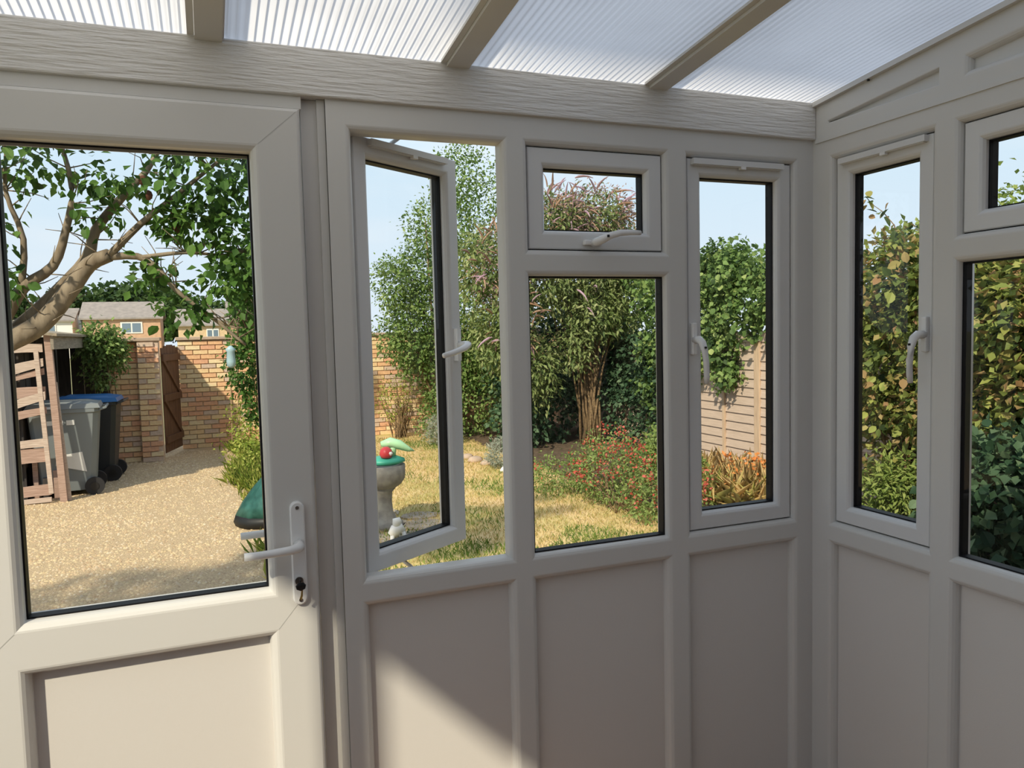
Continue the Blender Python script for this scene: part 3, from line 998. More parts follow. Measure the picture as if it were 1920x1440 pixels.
me.polygons.add(n * 4)
me.polygons.foreach_set('loop_start', np.arange(0, n * 12, 3, dtype=np.int32))
me.polygons.foreach_set('loop_total', np.full(n * 4, 3, dtype=np.int32))
me.update(calc_edges=True)
at = me.attributes.new('rnd', 'FLOAT', 'POINT')
at.data.foreach_set('value', np.repeat(RNG.random(n), 5).astype(np.float32))
me.materials.append(M['pebble'])
po = bpy.data.objects.new('pebbles', me)
COL.objects.link(po)
tag(po, 'loose buff gravel covering the yard between door and gate', 'gravel', kind='stuff')

# grass
def blades(name, P, h, w_, key, label=None, parent=None, lean=0.45):
    n = len(P)
    D = np.c_[RNG.normal(size=(n, 2)) * lean, np.ones(n)]
    N = np.c_[RNG.normal(size=(n, 2)), np.full(n, 0.2)]
    o = leaf_mesh(name, P, D, N, h, w_, LM[key], parent, fold=0.1, droop=0.25)
    if label:
        tag(o, label, 'grass')
    return o
n = 42000
gx = RNG.uniform(-0.75, 2.3, n)
gy = 2.4 + RNG.random(n) ** 1.3 * 8.6
k1 = (gx > -0.9 + 0.06 * np.sin(gy * 4))
gx, gy = gx[k1], gy[k1]
patch = np.sin(gx * 2.3 + 1.0) * np.sin(gy * 1.7 + 0.4) + 0.5 * np.sin(gx * 5.1 + gy * 3.3) + RNG.normal(size=len(gx)) * 0.45
green = (patch > 0.75) | (gy < 4.0 + 0.25 * np.sin(gx * 6)) & (RNG.random(len(gx)) < 0.7)
P = np.c_[gx, gy, np.full(len(gx), G)]
blades('grass', P[~green], 0.035, 0.10, 'grass', 'short sun-scorched straw-coloured grass of the lawn')
blades('grass', P[green], 0.045, 0.10, 'grassgreen', 'greener tufts of grass dotted over the scorched lawn')

# ------------------------------------------------------------------ brick walls, pier and gate
BM = []
for i in range(5):
    mm = MB().box(-0.105, 0.105, -0.05, 0.05, -0.031, 0.031, bev=0.005)
    meb = bpy.data.meshes.new('brick')
    meb.from_pydata(mm.v, [], mm.f)
    meb.materials.append(M['brick%d' % i])
    meb.update()
    BM.append(meb)
def brick_run(parent, x0, x1, yface, z0, z1, seed=0):
    rnd = random.Random(seed)
    base = parent_world(parent)
    pitch, course = 0.223, 0.0745
    row = 0
    z = z0 + 0.033
    while z + 0.031 <= z1 + 0.001:
        x = x0 - (0.1115 if row % 2 else 0)
        while x < x1 - 0.02:
            a, b = max(x, x0), min(x + 0.210, x1)
            if b - a > 0.05:
                o = bpy.data.objects.new('brick', rnd.choices(BM, [4, 4, 3, 2, 2])[0])
                COL.objects.link(o)
                o.parent = parent
                o.location = Vector(((a + b) / 2, yface + 0.047 + rnd.uniform(-0.004, 0.004), z)) - base
                o.scale = ((b - a) / 0.210, 1, 1)
            x += pitch
        z += course
        row += 1
TOPZ = 1.52
wl1 = empty('brick_wall', (-2.75, 10.5, G), 'short buff brick wall with pier left of the open gate', 'wall')
MB().box(-3.3, -2.28, 10.42, 10.60, G, TOPZ).build('mortar', M['mortar'], wl1)
brick_run(wl1, -2.98, -2.52, 10.40, G, TOPZ, 1)
MB().box(-2.52, -2.25, 10.31, 10.66, G, TOPZ).build('pier_core', M['brick4'], wl1)
brick_run(wl1, -2.52, -2.25, 10.29, G, TOPZ, 2)
MB().box(-3.3, -2.22, 10.28, 10.68, TOPZ, TOPZ + 0.05, bev=0.008).build('coping', M['coping'], wl1)
wl2 = empty('brick_wall', (1.2, 11.6, G), 'long buff brick garden wall right of the gate, behind the shrubs', 'wall')
MB().box(-2.03, 5.2, 11.47, 11.68, G, TOPZ).build('mortar', M['mortar'], wl2)
brick_run(wl2, -2.03, -0.92, 11.45, G, TOPZ, 3)
brick_run(wl2, 0.9, 2.1, 11.45, G, TOPZ, 4)
# the rest of the wall, hidden behind shrubs here: joined brickwork
k = MB()
mi_ = []
rn = random.Random(6)
for (xa, xb) in ((-0.92, 0.9), (2.1, 5.1)):
    z, row = G + 0.033, 0
    while z + 0.031 <= TOPZ + 0.001:
        x = xa - (0.1115 if row % 2 else 0)
        while x < xb - 0.02:
            a, b = max(x, xa + 0.005), min(x + 0.210, xb - 0.005)
            if b - a > 0.05:
                yo = rn.uniform(-0.004, 0.004)
                k.box(a, b, 11.447 + yo, 11.547, z - 0.031, z + 0.031)
                mi_ += [rn.choices(range(5), [4, 4, 3, 2, 2])[0]] * 6
            x += 0.223
        z += 0.0745
        row += 1
bw = k.build('brickwork', M['brick0'], wl2)
for i in range(1, 5):
    bw.data.materials.append(M['brick%d' % i])
bw.data.polygons.foreach_set('material_index', mi_)
bw['kind'] = 'stuff'
MB().box(-2.06, 5.2, 11.41, 11.72, TOPZ, TOPZ + 0.05, bev=0.008).build('coping', M['coping'], wl2)
# gate standing open between the two walls
gate = empty('garden_gate', (-2.22, 10.72, G), 'brown boarded garden gate standing ajar between the brick walls', 'gate')
gd = Vector((0.21, 0.80, 0)).normalized()
gn = Vector((gd.y, -gd.x, 0))
def gp(u, w_, d):
    p = Vector((-2.232, 10.66, G)) + gd * u + gn * d
    return (p.x, p.y, G + w_)
def gbox(mb, ua, ub, wa, wb, da, db):
    mb.hexa([gp(ua, wa, da), gp(ub, wa, da), gp(ub, wa, db), gp(ua, wa, db)], [gp(ua, wb, da), gp(ub, wb, da), gp(ub, wb, db), gp(ua, wb, db)])
for i in range(6):
    kb = MB()
    u0 = i * 0.135
    gbox(kb, u0, u0 + 0.128, 0.06, 1.60 + 0.06 * math.sin(math.pi * (i + 0.5) / 6), -0.012, 0.0)
    kb.build('board', M['gatewood'], gate)
for zz in (0.2, 0.82, 1.42):
    kb = MB()
    gbox(kb, 0.0, 0.80, zz, zz + 0.10, 0.0, 0.028)
    kb.build('rail', M['gatewood'], gate)
for (z0, z1) in ((0.30, 0.82), (0.92, 1.42)):
    kb = MB()
    kb.hexa([gp(0.70, z0, 0.0), gp(0.79, z0, 0.0), gp(0.79, z0, 0.026), gp(0.70, z0, 0.026)], [gp(0.01, z1, 0.0), gp(0.10, z1, 0.0), gp(0.10, z1, 0.026), gp(0.01, z1, 0.026)])
    kb.build('brace', M['gatewood'], gate)

# ------------------------------------------------------------------ ramshackle timber store at the left
shed = empty('timber_store', (-3.7, 8.9, G), 'ramshackle timber store with warped pale slats, left of the wheelie bins', 'shed')
slats = [  # (left z0,z1, right z0,z1, depth, pale)
    (1.425, 1.515, 1.425, 1.515, 0.0, 1), (1.165, 1.285, 1.275, 1.360, 0.012, 1), (1.105, 1.150, 1.185, 1.255, -0.01, 0),
    (0.94, 1.055, 0.93, 1.055, -0.012, 0), (0.80, 0.895, 0.915, 1.005, 0.02, 1), (0.69, 0.785, 0.765, 0.835, 0.0, 0),
    (0.40, 0.475, 0.41, 0.50, 0.015, 1), (0.235, 0.390, 0.245, 0.395, 0.0, 0), (-0.13, -0.02, -0.12, 0.0, 0.0, 0), (-0.20, -0.15, -0.19, -0.14, 0.03, 1)]
for (l0, l1, r0, r1, dd, pale) in slats:
    xl, xr = -4.35, -3.24
    xm = -3.62                       # the photo shows the slats from here to the post
    kb = MB()
    def zz(lz, rz, x): return rz + (lz - rz) * (xr - x) / (xr - xm)
    y = 7.80 - dd
    pts = [xl, xm, -3.43, xr]
    for a, b in zip(pts[:-1], pts[1:]):
        la, lb = max(a, xm - 0.2), b
        def zz2(lz, rz, x):
            t = min(1.25, max(0, (xr - x) / (xr - xm)))
            return rz + (lz - rz) * t + 0.006 * math.sin(7 * x)
        kb.hexa([(a, y - 0.02, zz2(l0, r0, a)), (b, y - 0.02, zz2(l0, r0, b)), (b, y, zz2(l0, r0, b)), (a, y, zz2(l0, r0, a))],
                [(a, y - 0.02, zz2(l1, r1, a)), (b, y - 0.02, zz2(l1, r1, b)), (b, y, zz2(l1, r1, b)), (a, y, zz2(l1, r1, a))])
    kb.build('slat', M['wood_pale'] if pale else M['wood_red'], shed)
def slant_post(name, xb, xt, y0, y1, hw, z0, z1, material):
    kb = MB()
    kb.hexa([(xb - hw, y0, z0), (xb + hw, y0, z0), (xb + hw, y1, z0), (xb - hw, y1, z0)], [(xt - hw, y0, z1), (xt + hw, y0, z1), (xt + hw, y1, z1), (xt - hw, y1, z1)])
    kb.build(name, material, shed)
slant_post('post', -3.125, -3.185, 7.74, 7.81, 0.034, G, 1.62, M['wood_red'])
slant_post('post', -3.075, -3.145, 7.79, 7.83, 0.016, G, 1.10, M['wood_pale'])
slant_post('batten', -3.24, -3.30, 7.755, 7.785, 0.022, -0.1, 1.44, M['wood_pale'])
slant_post('post', -4.3, -4.32, 7.76, 7.83, 0.04, G, 1.7, M['wood_red'])
# dark boarded side and back
yy = 7.95
i = 0
while yy < 10.2:
    kb = MB()
    kb.box(-3.52 - 0.006 * (i % 2), -3.50 - 0.006 * (i % 2), yy, yy + 0.145, G, 1.60)
    kb.build('board', M['wood_dark'], shed)
    yy += 0.155
    i += 1
xx = -4.35
while xx < -3.5:
    MB().box(xx, xx + 0.14, 8.55, 8.57, G, 1.5).build('board', M['wood_dark'], shed)
    xx += 0.155
for xx in (-3.49, -3.335, -3.18, -3.025):  # end boards added, their dark colour standing in for a shaded gap
    MB().box(xx, xx + 0.145, 10.20, 10.22, G, 1.46).build('board', M['wood_dark'], shed)
kb = MB()
kb.hexa([(-3.15, 7.70, 1.455), (-3.12, 7.70, 1.455), (-3.12, 10.25, 1.455), (-3.15, 10.25, 1.455)], [(-3.15, 7.70, 1.60), (-3.12, 7.70, 1.60), (-3.12, 10.25, 1.60), (-3.15, 10.25, 1.60)])
kb.build('fascia', M['wood_grey'], shed)
kb = MB()
kb.hexa([(-4.6, 7.66, 1.80), (-3.08, 7.66, 1.595), (-3.08, 10.3, 1.595), (-4.6, 10.3, 1.80)], [(-4.6, 7.66, 1.83), (-3.08, 7.66, 1.625), (-3.08, 10.3, 1.625), (-4.6, 10.3, 1.83)])
kb.build('roof', M['felt'], shed)
for i in range(8):
    kb = MB()
    xa = -3.95 + i * 0.1
    kb.box(xa, xa + 0.05, 7.95 + 0.03 * (i % 3), 8.4, G, G + random.uniform(0.2, 0.5))
    kb.build('offcut', M['wood_red'] if i % 2 else M['wood_dark'], shed)

# ------------------------------------------------------------------ wheelie bins
def wheelie_bin(loc, rz, body_m, lid_m, label, stickers):
    b = empty('wheelie_bin', loc, label, 'bin', 'wheelie bins beside the timber store')
    b.rotation_euler = (0, 0, rz)
    def add(mb, name, mm, par=b, smooth=False):
        o = link_mesh(name, mb.v, mb.f, mm, None, smooth)
        o.parent = par
        return o
    # local frame: back (handle, wheels) towards -y
    k = MB()
    loops = [(0.21, 0.26, 0.06), (0.225, 0.28, 0.16), (0.285, 0.345, 0.94), (0.300, 0.360, 0.945), (0.300, 0.360, 0.985)]
    prev = None
    for (hx, hy, z) in loops:
        n0 = len(k.v)
        c = 0.05
        for (sx, sy) in ((-1, -1), (1, -1), (1, 1), (-1, 1)):
            if sx * sy > 0:
                k.v += [(sx * hx, sy * (hy - c), z), (sx * (hx - c), sy * hy, z)]
            else:
                k.v += [(sx * (hx - c), sy * hy, z), (sx * hx, sy * (hy - c), z)]
        if prev is not None:
            for i in range(8):
                j = (i + 1) % 8
                k.f.append((prev + i, prev + j, n0 + j, n0 + i))
        else:
            k.f.append(tuple(n0 + i for i in range(8))[::-1])
        prev = n0
    k.f.append(tuple(prev + i for i in range(8)))
    body = add(k, 'body', body_m)
    k = MB()
    k.hexa([(-0.305, -0.37, 0.987), (0.305, -0.37, 0.987), (0.305, 0.375, 0.987), (-0.305, 0.375, 0.987)],
           [(-0.285, -0.35, 1.035), (0.285, -0.35, 1.035), (0.275, 0.33, 1.05), (-0.275, 0.33, 1.05)])
    k.hexa([(-0.275, -0.33, 1.036), (0.275, -0.33, 1.036), (0.26, 0.30, 1.05), (-0.26, 0.30, 1.05)],
           [(-0.20, -0.22, 1.062), (0.20, -0.22, 1.062), (0.19, 0.22, 1.072), (-0.19, 0.22, 1.072)])
    add(k, 'lid', lid_m)
    k = MB()
    k.tube([(-0.25, -0.36, 0.965), (-0.25, -0.42, 0.985), (0.25, -0.42, 0.985), (0.25, -0.36, 0.965)], 0.014, 8)
    add(k, 'handle', body_m)
    for s in (-1, 1):
        k = MB()
        k.tube([(s * 0.215, -0.27, 0.10), (s * 0.265, -0.27, 0.10)], 0.10, 20)
        wv = add(k, 'wheel', M['tyre'])
        k = MB()
        k.tube([(s * 0.26, -0.27, 0.10), (s * 0.27, -0.27, 0.10)], 0.045, 14)
        add(k, 'hub', M['black'], wv)
    k = MB()
    k.tube([(-0.22, -0.27, 0.10), (0.22, -0.27, 0.10)], 0.012, 8)
    add(k, 'axle', M['steel'])
    if stickers:
        # lettering strip too small to read, and the large pale sheet low on the back
        def onside(y, z, off=0.007):
            t = (z - 0.16) / (0.94 - 0.16)
            return (-(0.225 + (0.285 - 0.225) * t) - off, y, z)
        for (ya, yb, za, zb) in ((0.16, 0.00, 0.815, 0.865), (-0.03, -0.11, 0.81, 0.865)):
            k = MB()
            k.quad(onside(ya, za), onside(yb, za), onside(yb, zb), onside(ya, zb))
            add(k, 'sticker', M['sticker'])
        k = MB()
        k.quad(onside(0.10, 0.36), onside(-0.20, 0.27), onside(-0.165, 0.50), onside(0.09, 0.47))
        add(k, 'paper_sheet', M['sticker'])
        k = MB()
        k.quad((-0.3095, 0.20, 0.998), (-0.3095, 0.02, 0.998), (-0.297, 0.02, 1.022), (-0.297, 0.20, 1.022))
        add(k, 'lid_label', M['sticker'])
    return b
wheelie_bin((-3.14, 8.27, G), math.pi / 2 + 0.06, M['bin_grey'], M['bin_lid'], 'grey wheelie bin with grey lid and white stickers, nearest the store post', True)
wheelie_bin((-3.02, 9.15, G), math.pi / 2 - 0.03, M['bin_black'], M['bin_blue'], 'black wheelie bin with a blue lid behind the grey bin', False)

# ------------------------------------------------------------------ fence along the right
fence = empty('fence', (4.4, 5.0, G), 'weathered lap-board fence behind the ivy on the right', 'fence')
FX = 4.42
posts = [-2.6, -0.78, 1.04, 2.86, 4.10, 5.60, 7.44, 9.28, 11.1]
for y in posts:
    kb = MB()
    kb.box(FX - 0.05, FX + 0.05, y - 0.05, y + 0.05, G, 1.55 if y != 5.60 else 1.35, bev=0.008)
    kb.build('post', M['fencepost'], fence)
for a, b in zip(posts[:-1], posts[1:]):
    z = G + 0.02
    i = 0
    while z < 1.42:
        kb = MB()
        x = FX - 0.008
        t = 0.016
        wob = random.uniform(-0.006, 0.006)
        kb.hexa([(x - t - 0.012, a + 0.05, z), (x - 0.012, a + 0.05, z), (x - 0.012, b - 0.05, z + wob), (x - t - 0.012, b - 0.05, z + wob)],
                [(x - 0.006, a + 0.05, z + 0.125), (x, a + 0.05, z + 0.125), (x, b - 0.05, z + 0.125 + wob), (x - 0.006, b - 0.05, z + 0.125 + wob)])
        kb.build('lap_board', M['fencewood'], fence)
        z += 0.108
        i += 1
    for f in ((0.33, 0.67) if b - a > 1.6 else (0.5,)):
        y = a + (b - a) * f
        if abs(y - 6.2) < 0.2: y = 6.22
        kb = MB()
        kb.box(FX - 0.058, FX - 0.032, y - 0.02, y + 0.02, G + 0.02, 1.45)
        kb.build('batten', M['fencepost'], fence)

# ------------------------------------------------------------------ trees and shrubs
def branch(mb, pts, r0, r1, n=8):
    """smooth tapering limb through points"""
    P = [Vector(p) for p in pts]
    out = []
    for i in range(len(P) - 1):
        p0, p1, p2, p3 = P[max(i - 1, 0)], P[i], P[i + 1], P[min(i + 2, len(P) - 1)]
        for t in (0, 0.34, 0.67):
            out.append(0.5 * ((2 * p1) + (p2 - p0) * t + (2 * p0 - 5 * p1 + 4 * p2 - p3) * t * t + (3 * p1 - p0 - 3 * p2 + p3) * t ** 3))
    out.append(P[-1])
    rad = [r0 + (r1 - r0) * i / (len(out) - 1) for i in range(len(out))]
    mb.tube(out, rad, n)
    return out

def twigs(mb, path, k, length, r, rnd, up=0.3, frm=0.3):
    ends = []
    for _ in range(k):
        i = rnd.randint(int(len(path) * frm), len(path) - 1)
        p = path[i]
        d = Vector((rnd.uniform(-1, 1), rnd.uniform(-0.7, 0.7), rnd.uniform(-0.5, 1) + up)).normalized()
        q = p + d * length * rnd.uniform(0.5, 1.0)
        mid = p.lerp(q, 0.5) + Vector((rnd.uniform(-1, 1), rnd.uniform(-1, 1), rnd.uniform(-1, 1))) * length * 0.10
        mb.tube([p, mid, q], [r, r * 0.7, r * 0.35], 5)
        ends.append(q)
    return ends

# the big spreading tree at the left
tree = empty('tree', (-2.79, 2.27, G), 'spreading tree with pale grey limbs and withered brown fruit, close outside the door', 'tree')
rnd = random.Random(4)
k = MB()
branch(k, [(-2.80, 2.27, G), (-2.79, 2.27, 0.3), (-2.74, 2.27, 0.987), (-2.657, 2.289, 1.325), (-2.542, 2.300, 1.466)], 0.0886, 0.0651, 10)
limbs = []
limbs.append(branch(k, [(-2.594, 2.300, 1.424), (-2.448, 2.300, 1.523), (-2.333, 2.300, 1.581), (-2.250, 2.300, 1.659), (-2.167, 2.289, 1.768), (-2.088, 2.274, 1.873), (-2.000, 2.248, 1.914)], 0.0547, 0.0302, 10))
limbs.append(branch(k, [(-2.031, 2.258, 1.904), (-1.885, 2.237, 1.909), (-1.797, 2.222, 1.846), (-1.729, 2.211, 1.753), (-1.572, 2.196, 1.617), (-1.432, 2.185, 1.487)], 0.0188, 0.0063, 7))
limbs.append(branch(k, [(-2.490, 2.326, 1.508), (-2.359, 2.342, 1.622), (-2.229, 2.352, 1.758), (-2.104, 2.352, 1.909), (-2.062, 2.352, 2.039), (-1.943, 2.352, 2.196), (-1.838, 2.352, 2.316), (-1.750, 2.352, 2.472)], 0.0391, 0.0104, 8))
limbs.append(branch(k, [(-2.552, 2.289, 1.482), (-2.438, 2.274, 1.622), (-2.349, 2.258, 1.768), (-2.229, 2.248, 1.862), (-2.172, 2.248, 2.013), (-2.135, 2.248, 2.211), (-2.177, 2.248, 2.446)], 0.0344, 0.0078, 8))
limbs.append(branch(k, [(-2.000, 2.248, 1.914), (-1.864, 2.222, 2.055), (-1.708, 2.196, 2.185), (-1.552, 2.170, 2.316), (-1.395, 2.144, 2.446)], 0.0182, 0.0052, 7))
limbs.append(branch(k, [(-2.359, 2.258, 1.758), (-2.333, 2.237, 1.977), (-2.386, 2.222, 2.185), (-2.359, 2.196, 2.420)], 0.0167, 0.0052, 7))
limbs.append(branch(k, [(-1.864, 2.227, 1.904), (-1.682, 2.196, 1.925), (-1.499, 2.170, 1.914), (-1.343, 2.144, 1.951)], 0.0115, 0.0042, 6))
limbs.append(branch(k, [(-1.578, 2.196, 1.622), (-1.473, 2.185, 1.570), (-1.354, 2.170, 1.591)], 0.0063, 0.0031, 6))
ends = []
for lm in limbs:
    ends += twigs(k, lm, 18, 0.21, 0.0036, rnd)
k.build('trunk_and_limbs', M['bark'], tree, smooth=True)
BL = [(-1.526, 2.144, 2.279, 0.261, 0.208, 0.188, 3), (-1.385, 2.144, 1.977, 0.156, 0.182, 0.219, 2.6), (-1.510, 2.144, 1.810, 0.146, 0.156, 0.104, 1.6), (-1.708, 2.206, 1.654, 0.104, 0.078, 0.068, .9),
      (-1.354, 2.144, 1.690, 0.073, 0.104, 0.146, 1.0), (-2.255, 2.222, 2.300, 0.219, 0.182, 0.104, 0.9), (-1.927, 2.248, 2.290, 0.198, 0.182, 0.115, 0.7), (-2.448, 2.196, 2.029, 0.083, 0.156, 0.130, .45), (-2.396, 2.222, 1.810, 0.073, 0.104, 0.052, .35),
      (-2.031, 2.222, 2.091, 0.104, 0.104, 0.063, .25), (-1.786, 2.196, 2.091, 0.115, 0.104, 0.073, .5), (-1.838, 2.222, 1.831, 0.094, 0.078, 0.063, .5), (-1.614, 2.196, 2.055, 0.130, 0.130, 0.094, 1.0), (-2.542, 2.248, 2.446, 0.417, 0.365, 0.261, 1.2), (-1.812, 2.248, 2.706, 0.469, 0.365, 0.235, 1.5)]
foliage('foliage', [(-3.4, 2.0, 2.5, .5, .55, .4, 9), (-2.5, 2.0, 2.95, .8, .5, .3, 4), (-3.5, 1.7, 2.0, .45, .55, .4, 9), (-1.6, 2.1, 2.95, .5, .5, .25, 2.5), (-4.4, 1.5, 2.35, .7, .65, .45, 14), (-5.0, 1.4, 2.5, .5, .6, .4, 6)], 9500, 0.055, 0.4, 'tree', tree, clump=50, cr=0.065, shell=0.3, droop=0.45)  # unseen outer crown, added to throw dappled shade on the gravel
foliage('foliage', BL, 2400, 0.046, 0.36, 'tree', tree, clump=8, cr=0.034, shell=0.3, droop=0.45)
P, out, tone = clump_points(BL[:13], 300, 5, 0.032, 0.5)
P[:, 1] -= 0.06
single_leaves(single_leaf_mesh('leaf', 0.054, 0.38, LO['tree']), P, unit(out * 0.6 + RNG.normal(size=P.shape) * 0.4 - np.array([0, 0, 0.5])), unit(np.array([0, -0.5, 0.8]) + RNG.normal(size=P.shape) * 0.4), tree)
for (x, y, z) in ((-1.823, 2.206, 2.185), (-1.718, 2.196, 2.102), (-1.708, 2.196, 2.039), (-2.438, 2.196, 2.185), (-1.666, 2.196, 2.394), (-1.354, 2.144, 2.144), (-1.843, 2.196, 2.248)):
    k = MB()
    k.lathe((x, y, z), [(0.003, -0.024), (0.015, -0.016), (0.019, 0.0), (0.014, 0.016), (0.004, 0.022)], 9)
    k.build('withered_fruit', M['fruit'], tree, smooth=True)

def shrub(name, loc, label, cat, blobs, n, size, width, key, group=None, stems=None, stem_r=0.012, **kw):
    s = empty(name, loc, label, cat, group)
    if stems:
        mb = MB()
        rn = random.Random(int(abs(loc[0] * 100)))
        for _ in range(stems):
            b = random.choice(blobs)
            q = Vector((b[0] + rn.uniform(-.6, .6) * b[3], b[1] + rn.uniform(-.6, .6) * b[4], b[2] + rn.uniform(-.2, .7) * b[5]))
            p = Vector(loc) + Vector((rn.uniform(-.12, .12), rn.uniform(-.12, .12), 0))
            mid = p.lerp(q, 0.5) + Vector((rn.uniform(-.1, .1), rn.uniform(-.1, .1), 0.12))
            mb.tube([p, mid, q], [stem_r, stem_r * 0.75, stem_r * 0.3], 6)
        mb.build('stems', M['stem'], s, smooth=True)
    foliage('foliage', blobs, n, size, width, key, s, **kw)
    return s

# tall light-green tree behind the open casement
shrub('ash_tree', (2.1, 10.7, G), 'tall feathery green tree seen through the open casement', 'tree',
      [(2.45, 10.7, 4.1, .42, .4, .62, 1.6), (2.15, 10.7, 3.2, .68, .5, .6, 2.6), (1.75, 10.7, 2.6, .55, .5, .4, 1.8), (1.75, 10.6, 1.6, .62, .5, .7, 3), (2.2, 10.6, 0.9, .6, .5, .7, 3), (3.1, 10.7, 3.6, .5, .4, .9, 1.8), (2.8, 10.5, 2.2, .7, .5, .9, 2.5), (2.5, 10.4, 0.4, .7, .5, .6, 2), (1.5, 10.6, 1.6, .35, .4, .8, 2), (1.25, 10.6, 2.35, .30, .4, .4, 1.2), (1.2, 10.7, 1.5, .22, .3, .35, .6), (1.9, 10.4, 0.25, .3, .3, .45, 1), (2.0, 10.5, 1.8, .6, .5, .8, 3), (2.9, 10.5, 1.2, .6, .4, .8, 2)],
      26000, 0.062, 0.32, 'ash', stems=14, stem_r=0.03, clump=12, cr=0.085, shell=0.45, zmin=G)
# buddleia with flower spikes
bud = shrub('buddleia', (3.72, 8.7, G), 'big buddleia with bare brown stems and faded pink flower spikes', 'shrub',
            [(3.1, 8.6, 3.05, .62, .5, .42, 2.0), (3.75, 8.6, 3.15, .55, .5, .36, 2.0), (4.35, 8.6, 2.75, .5, .5, .38, 1.6), (2.2, 8.6, 2.5, .5, .5, .5, 2), (2.3, 8.5, 1.6, .42, .5, .6, 2), (2.9, 8.5, 2.3, .6, .5, .5, 2.2), (3.7, 8.6, 2.35, .75, .5, .45, 2.6), (4.3, 8.5, 1.95, .45, .5, .5, 1.8), (2.75, 8.5, 1.0, .4, .4, .5, 1.2), (3.7, 8.3, 1.75, .5, .25, .3, 1.6), (3.35, 8.3, 1.3, .2, .2, .3, .5)],
            24000, 0.09, 0.19, 'budd', clump=12, cr=0.10, shell=0.45, droop=0.45)
k = MB()
rn = random.Random(8)
for i in range(34):
    tx, ty, tz = 3.72 + rn.uniform(-0.6, 0.55), 8.6 + rn.uniform(-0.3, 0.4), 2.2 + rn.uniform(-0.3, 0.5)
    bx, by = 3.72 + rn.uniform(-0.13, 0.13), 8.6 + rn.uniform(-0.12, 0.12)
    mx_ = 3.72 + (tx - 3.72) * 0.30
    k.tube([(bx, by, G), (mx_ * 0.5 + bx * 0.5, by, 0.35), (mx_, (by + ty) / 2, 0.95), (tx * 0.55 + mx_ * 0.45, ty, 1.6), (tx, ty, tz)], [0.022, 0.020, 0.016, 0.012, 0.007], 6)
k.build('stems', M['stem'], bud, smooth=True)
spv = MB()
spv.tube([(0, 0, 0), (0, 0.05, 0.006), (0, 0.11, 0.0), (0, 0.17, -0.015), (0, 0.23, -0.045)], [0.007, 0.014, 0.013, 0.009, 0.003], 7)
sme = bpy.data.meshes.new('flower_spike')
sme.from_pydata(spv.v, [], spv.f)
sme.materials.append(M['spike'])
sme.update()
P, out, tone = clump_points([(3.1, 8.45, 3.15, .62, .45, .42, 2.4), (3.75, 8.45, 3.25, .6, .45, .34, 2.4), (4.35, 8.45, 2.85, .48, .45, .36, 1.8), (2.25, 8.3, 2.5, .5, .4, .5, 1.6), (2.35, 8.25, 1.7, .4, .4, .5, 1.2), (3.2, 8.2, 2.2, .8, .35, .4, .5)], 290, 1, 0.02, 0.8)
single_leaves(sme, P, unit(out * np.array([1, 0.6, 0.7]) + np.array([0, -0.25, 0.25]) + RNG.normal(size=P.shape) * 0.3), np.tile([0, 0, 1.0], (len(P), 1)) + RNG.normal(size=P.shape) * 0.1, bud, 'flower_spike')
for (x, y, z, dx) in ((3.45, 8.4, 3.72, 1), (3.75, 8.4, 3.82, 1), (4.15, 8.4, 3.55, 1), (3.62, 8.4, 3.80, -1)):
    o = bpy.data.objects.new('flower_spike', sme)
    COL.objects.link(o)
    o.parent = bud
    o.location = Vector((x, y, z)) - Vector(bud.location)
    o.rotation_euler = (0.25, 0, -1.5 * dx)
    o.scale = (1, 1.3, 1.3)

P, out, tone = clump_points([(3.1, 8.4, 3.15, .62, .5, .42, 2), (3.75, 8.4, 3.25, .6, .5, .36, 2), (4.35, 8.4, 2.85, .5, .5, .38, 1.6), (2.3, 8.3, 2.4, .45, .4, .6, 1.5)], 4200, 14, 0.05, 0.9)
leaf_mesh('florets', P, unit(out + RNG.normal(size=P.shape) * 0.5), unit(RNG.normal(size=P.shape)), 0.05, 0.2, M['floret'], bud, tone)
# ivy-clad growth at the fence end, right of the buddleia
shrub('climber', (4.25, 7.6, G), 'light green climber in loose sprays over the dark fence, right of the buddleia', 'climber',
      [(4.2, 7.5, 1.9, .2, .45, .35, 2), (4.15, 7.3, 1.25, .15, .4, .22, 1.4), (4.2, 7.5, 0.75, .15, .35, .2, 1.0), (4.15, 7.2, 0.3, .15, .35, .2, .6), (4.25, 7.9, 2.4, .2, .6, .4, 2)],
      2600, 0.075, 0.40, 'ivy', clump=10, cr=0.07, shell=0.5, up=0.3)
shrub('evergreen', (3.3, 8.3, G), 'dark evergreen undergrowth in the shade under the buddleia', 'shrub',
      [(2.75, 8.9, 0.25, .45, .4, .5, 2), (3.3, 9.2, 0.5, .5, .4, .8, 2), (4.25, 8.6, 0.45, .3, .6, .7, 2), (4.3, 7.7, 0.4, .15, .6, .5, 1.5), (3.4, 9.9, 1.0, .6, .3, 1.1, 5), (4.2, 9.9, 1.1, .5, .3, 1.2, 5), (4.2, 9.3, 1.9, .5, .4, .6, 3), (2.9, 9.7, 0.9, .4, .3, 1.0, 3), (5.0, 10.5, 1.4, .5, .5, 1.4, 4), (4.24, 8.2, 1.0, .12, .9, .6, 4), (4.22, 7.4, 0.9, .10, .5, .5, 1.5)],
      18000, 0.075, 0.40, 'laurel', clump=12, cr=0.08, shell=0.4, zmin=G)
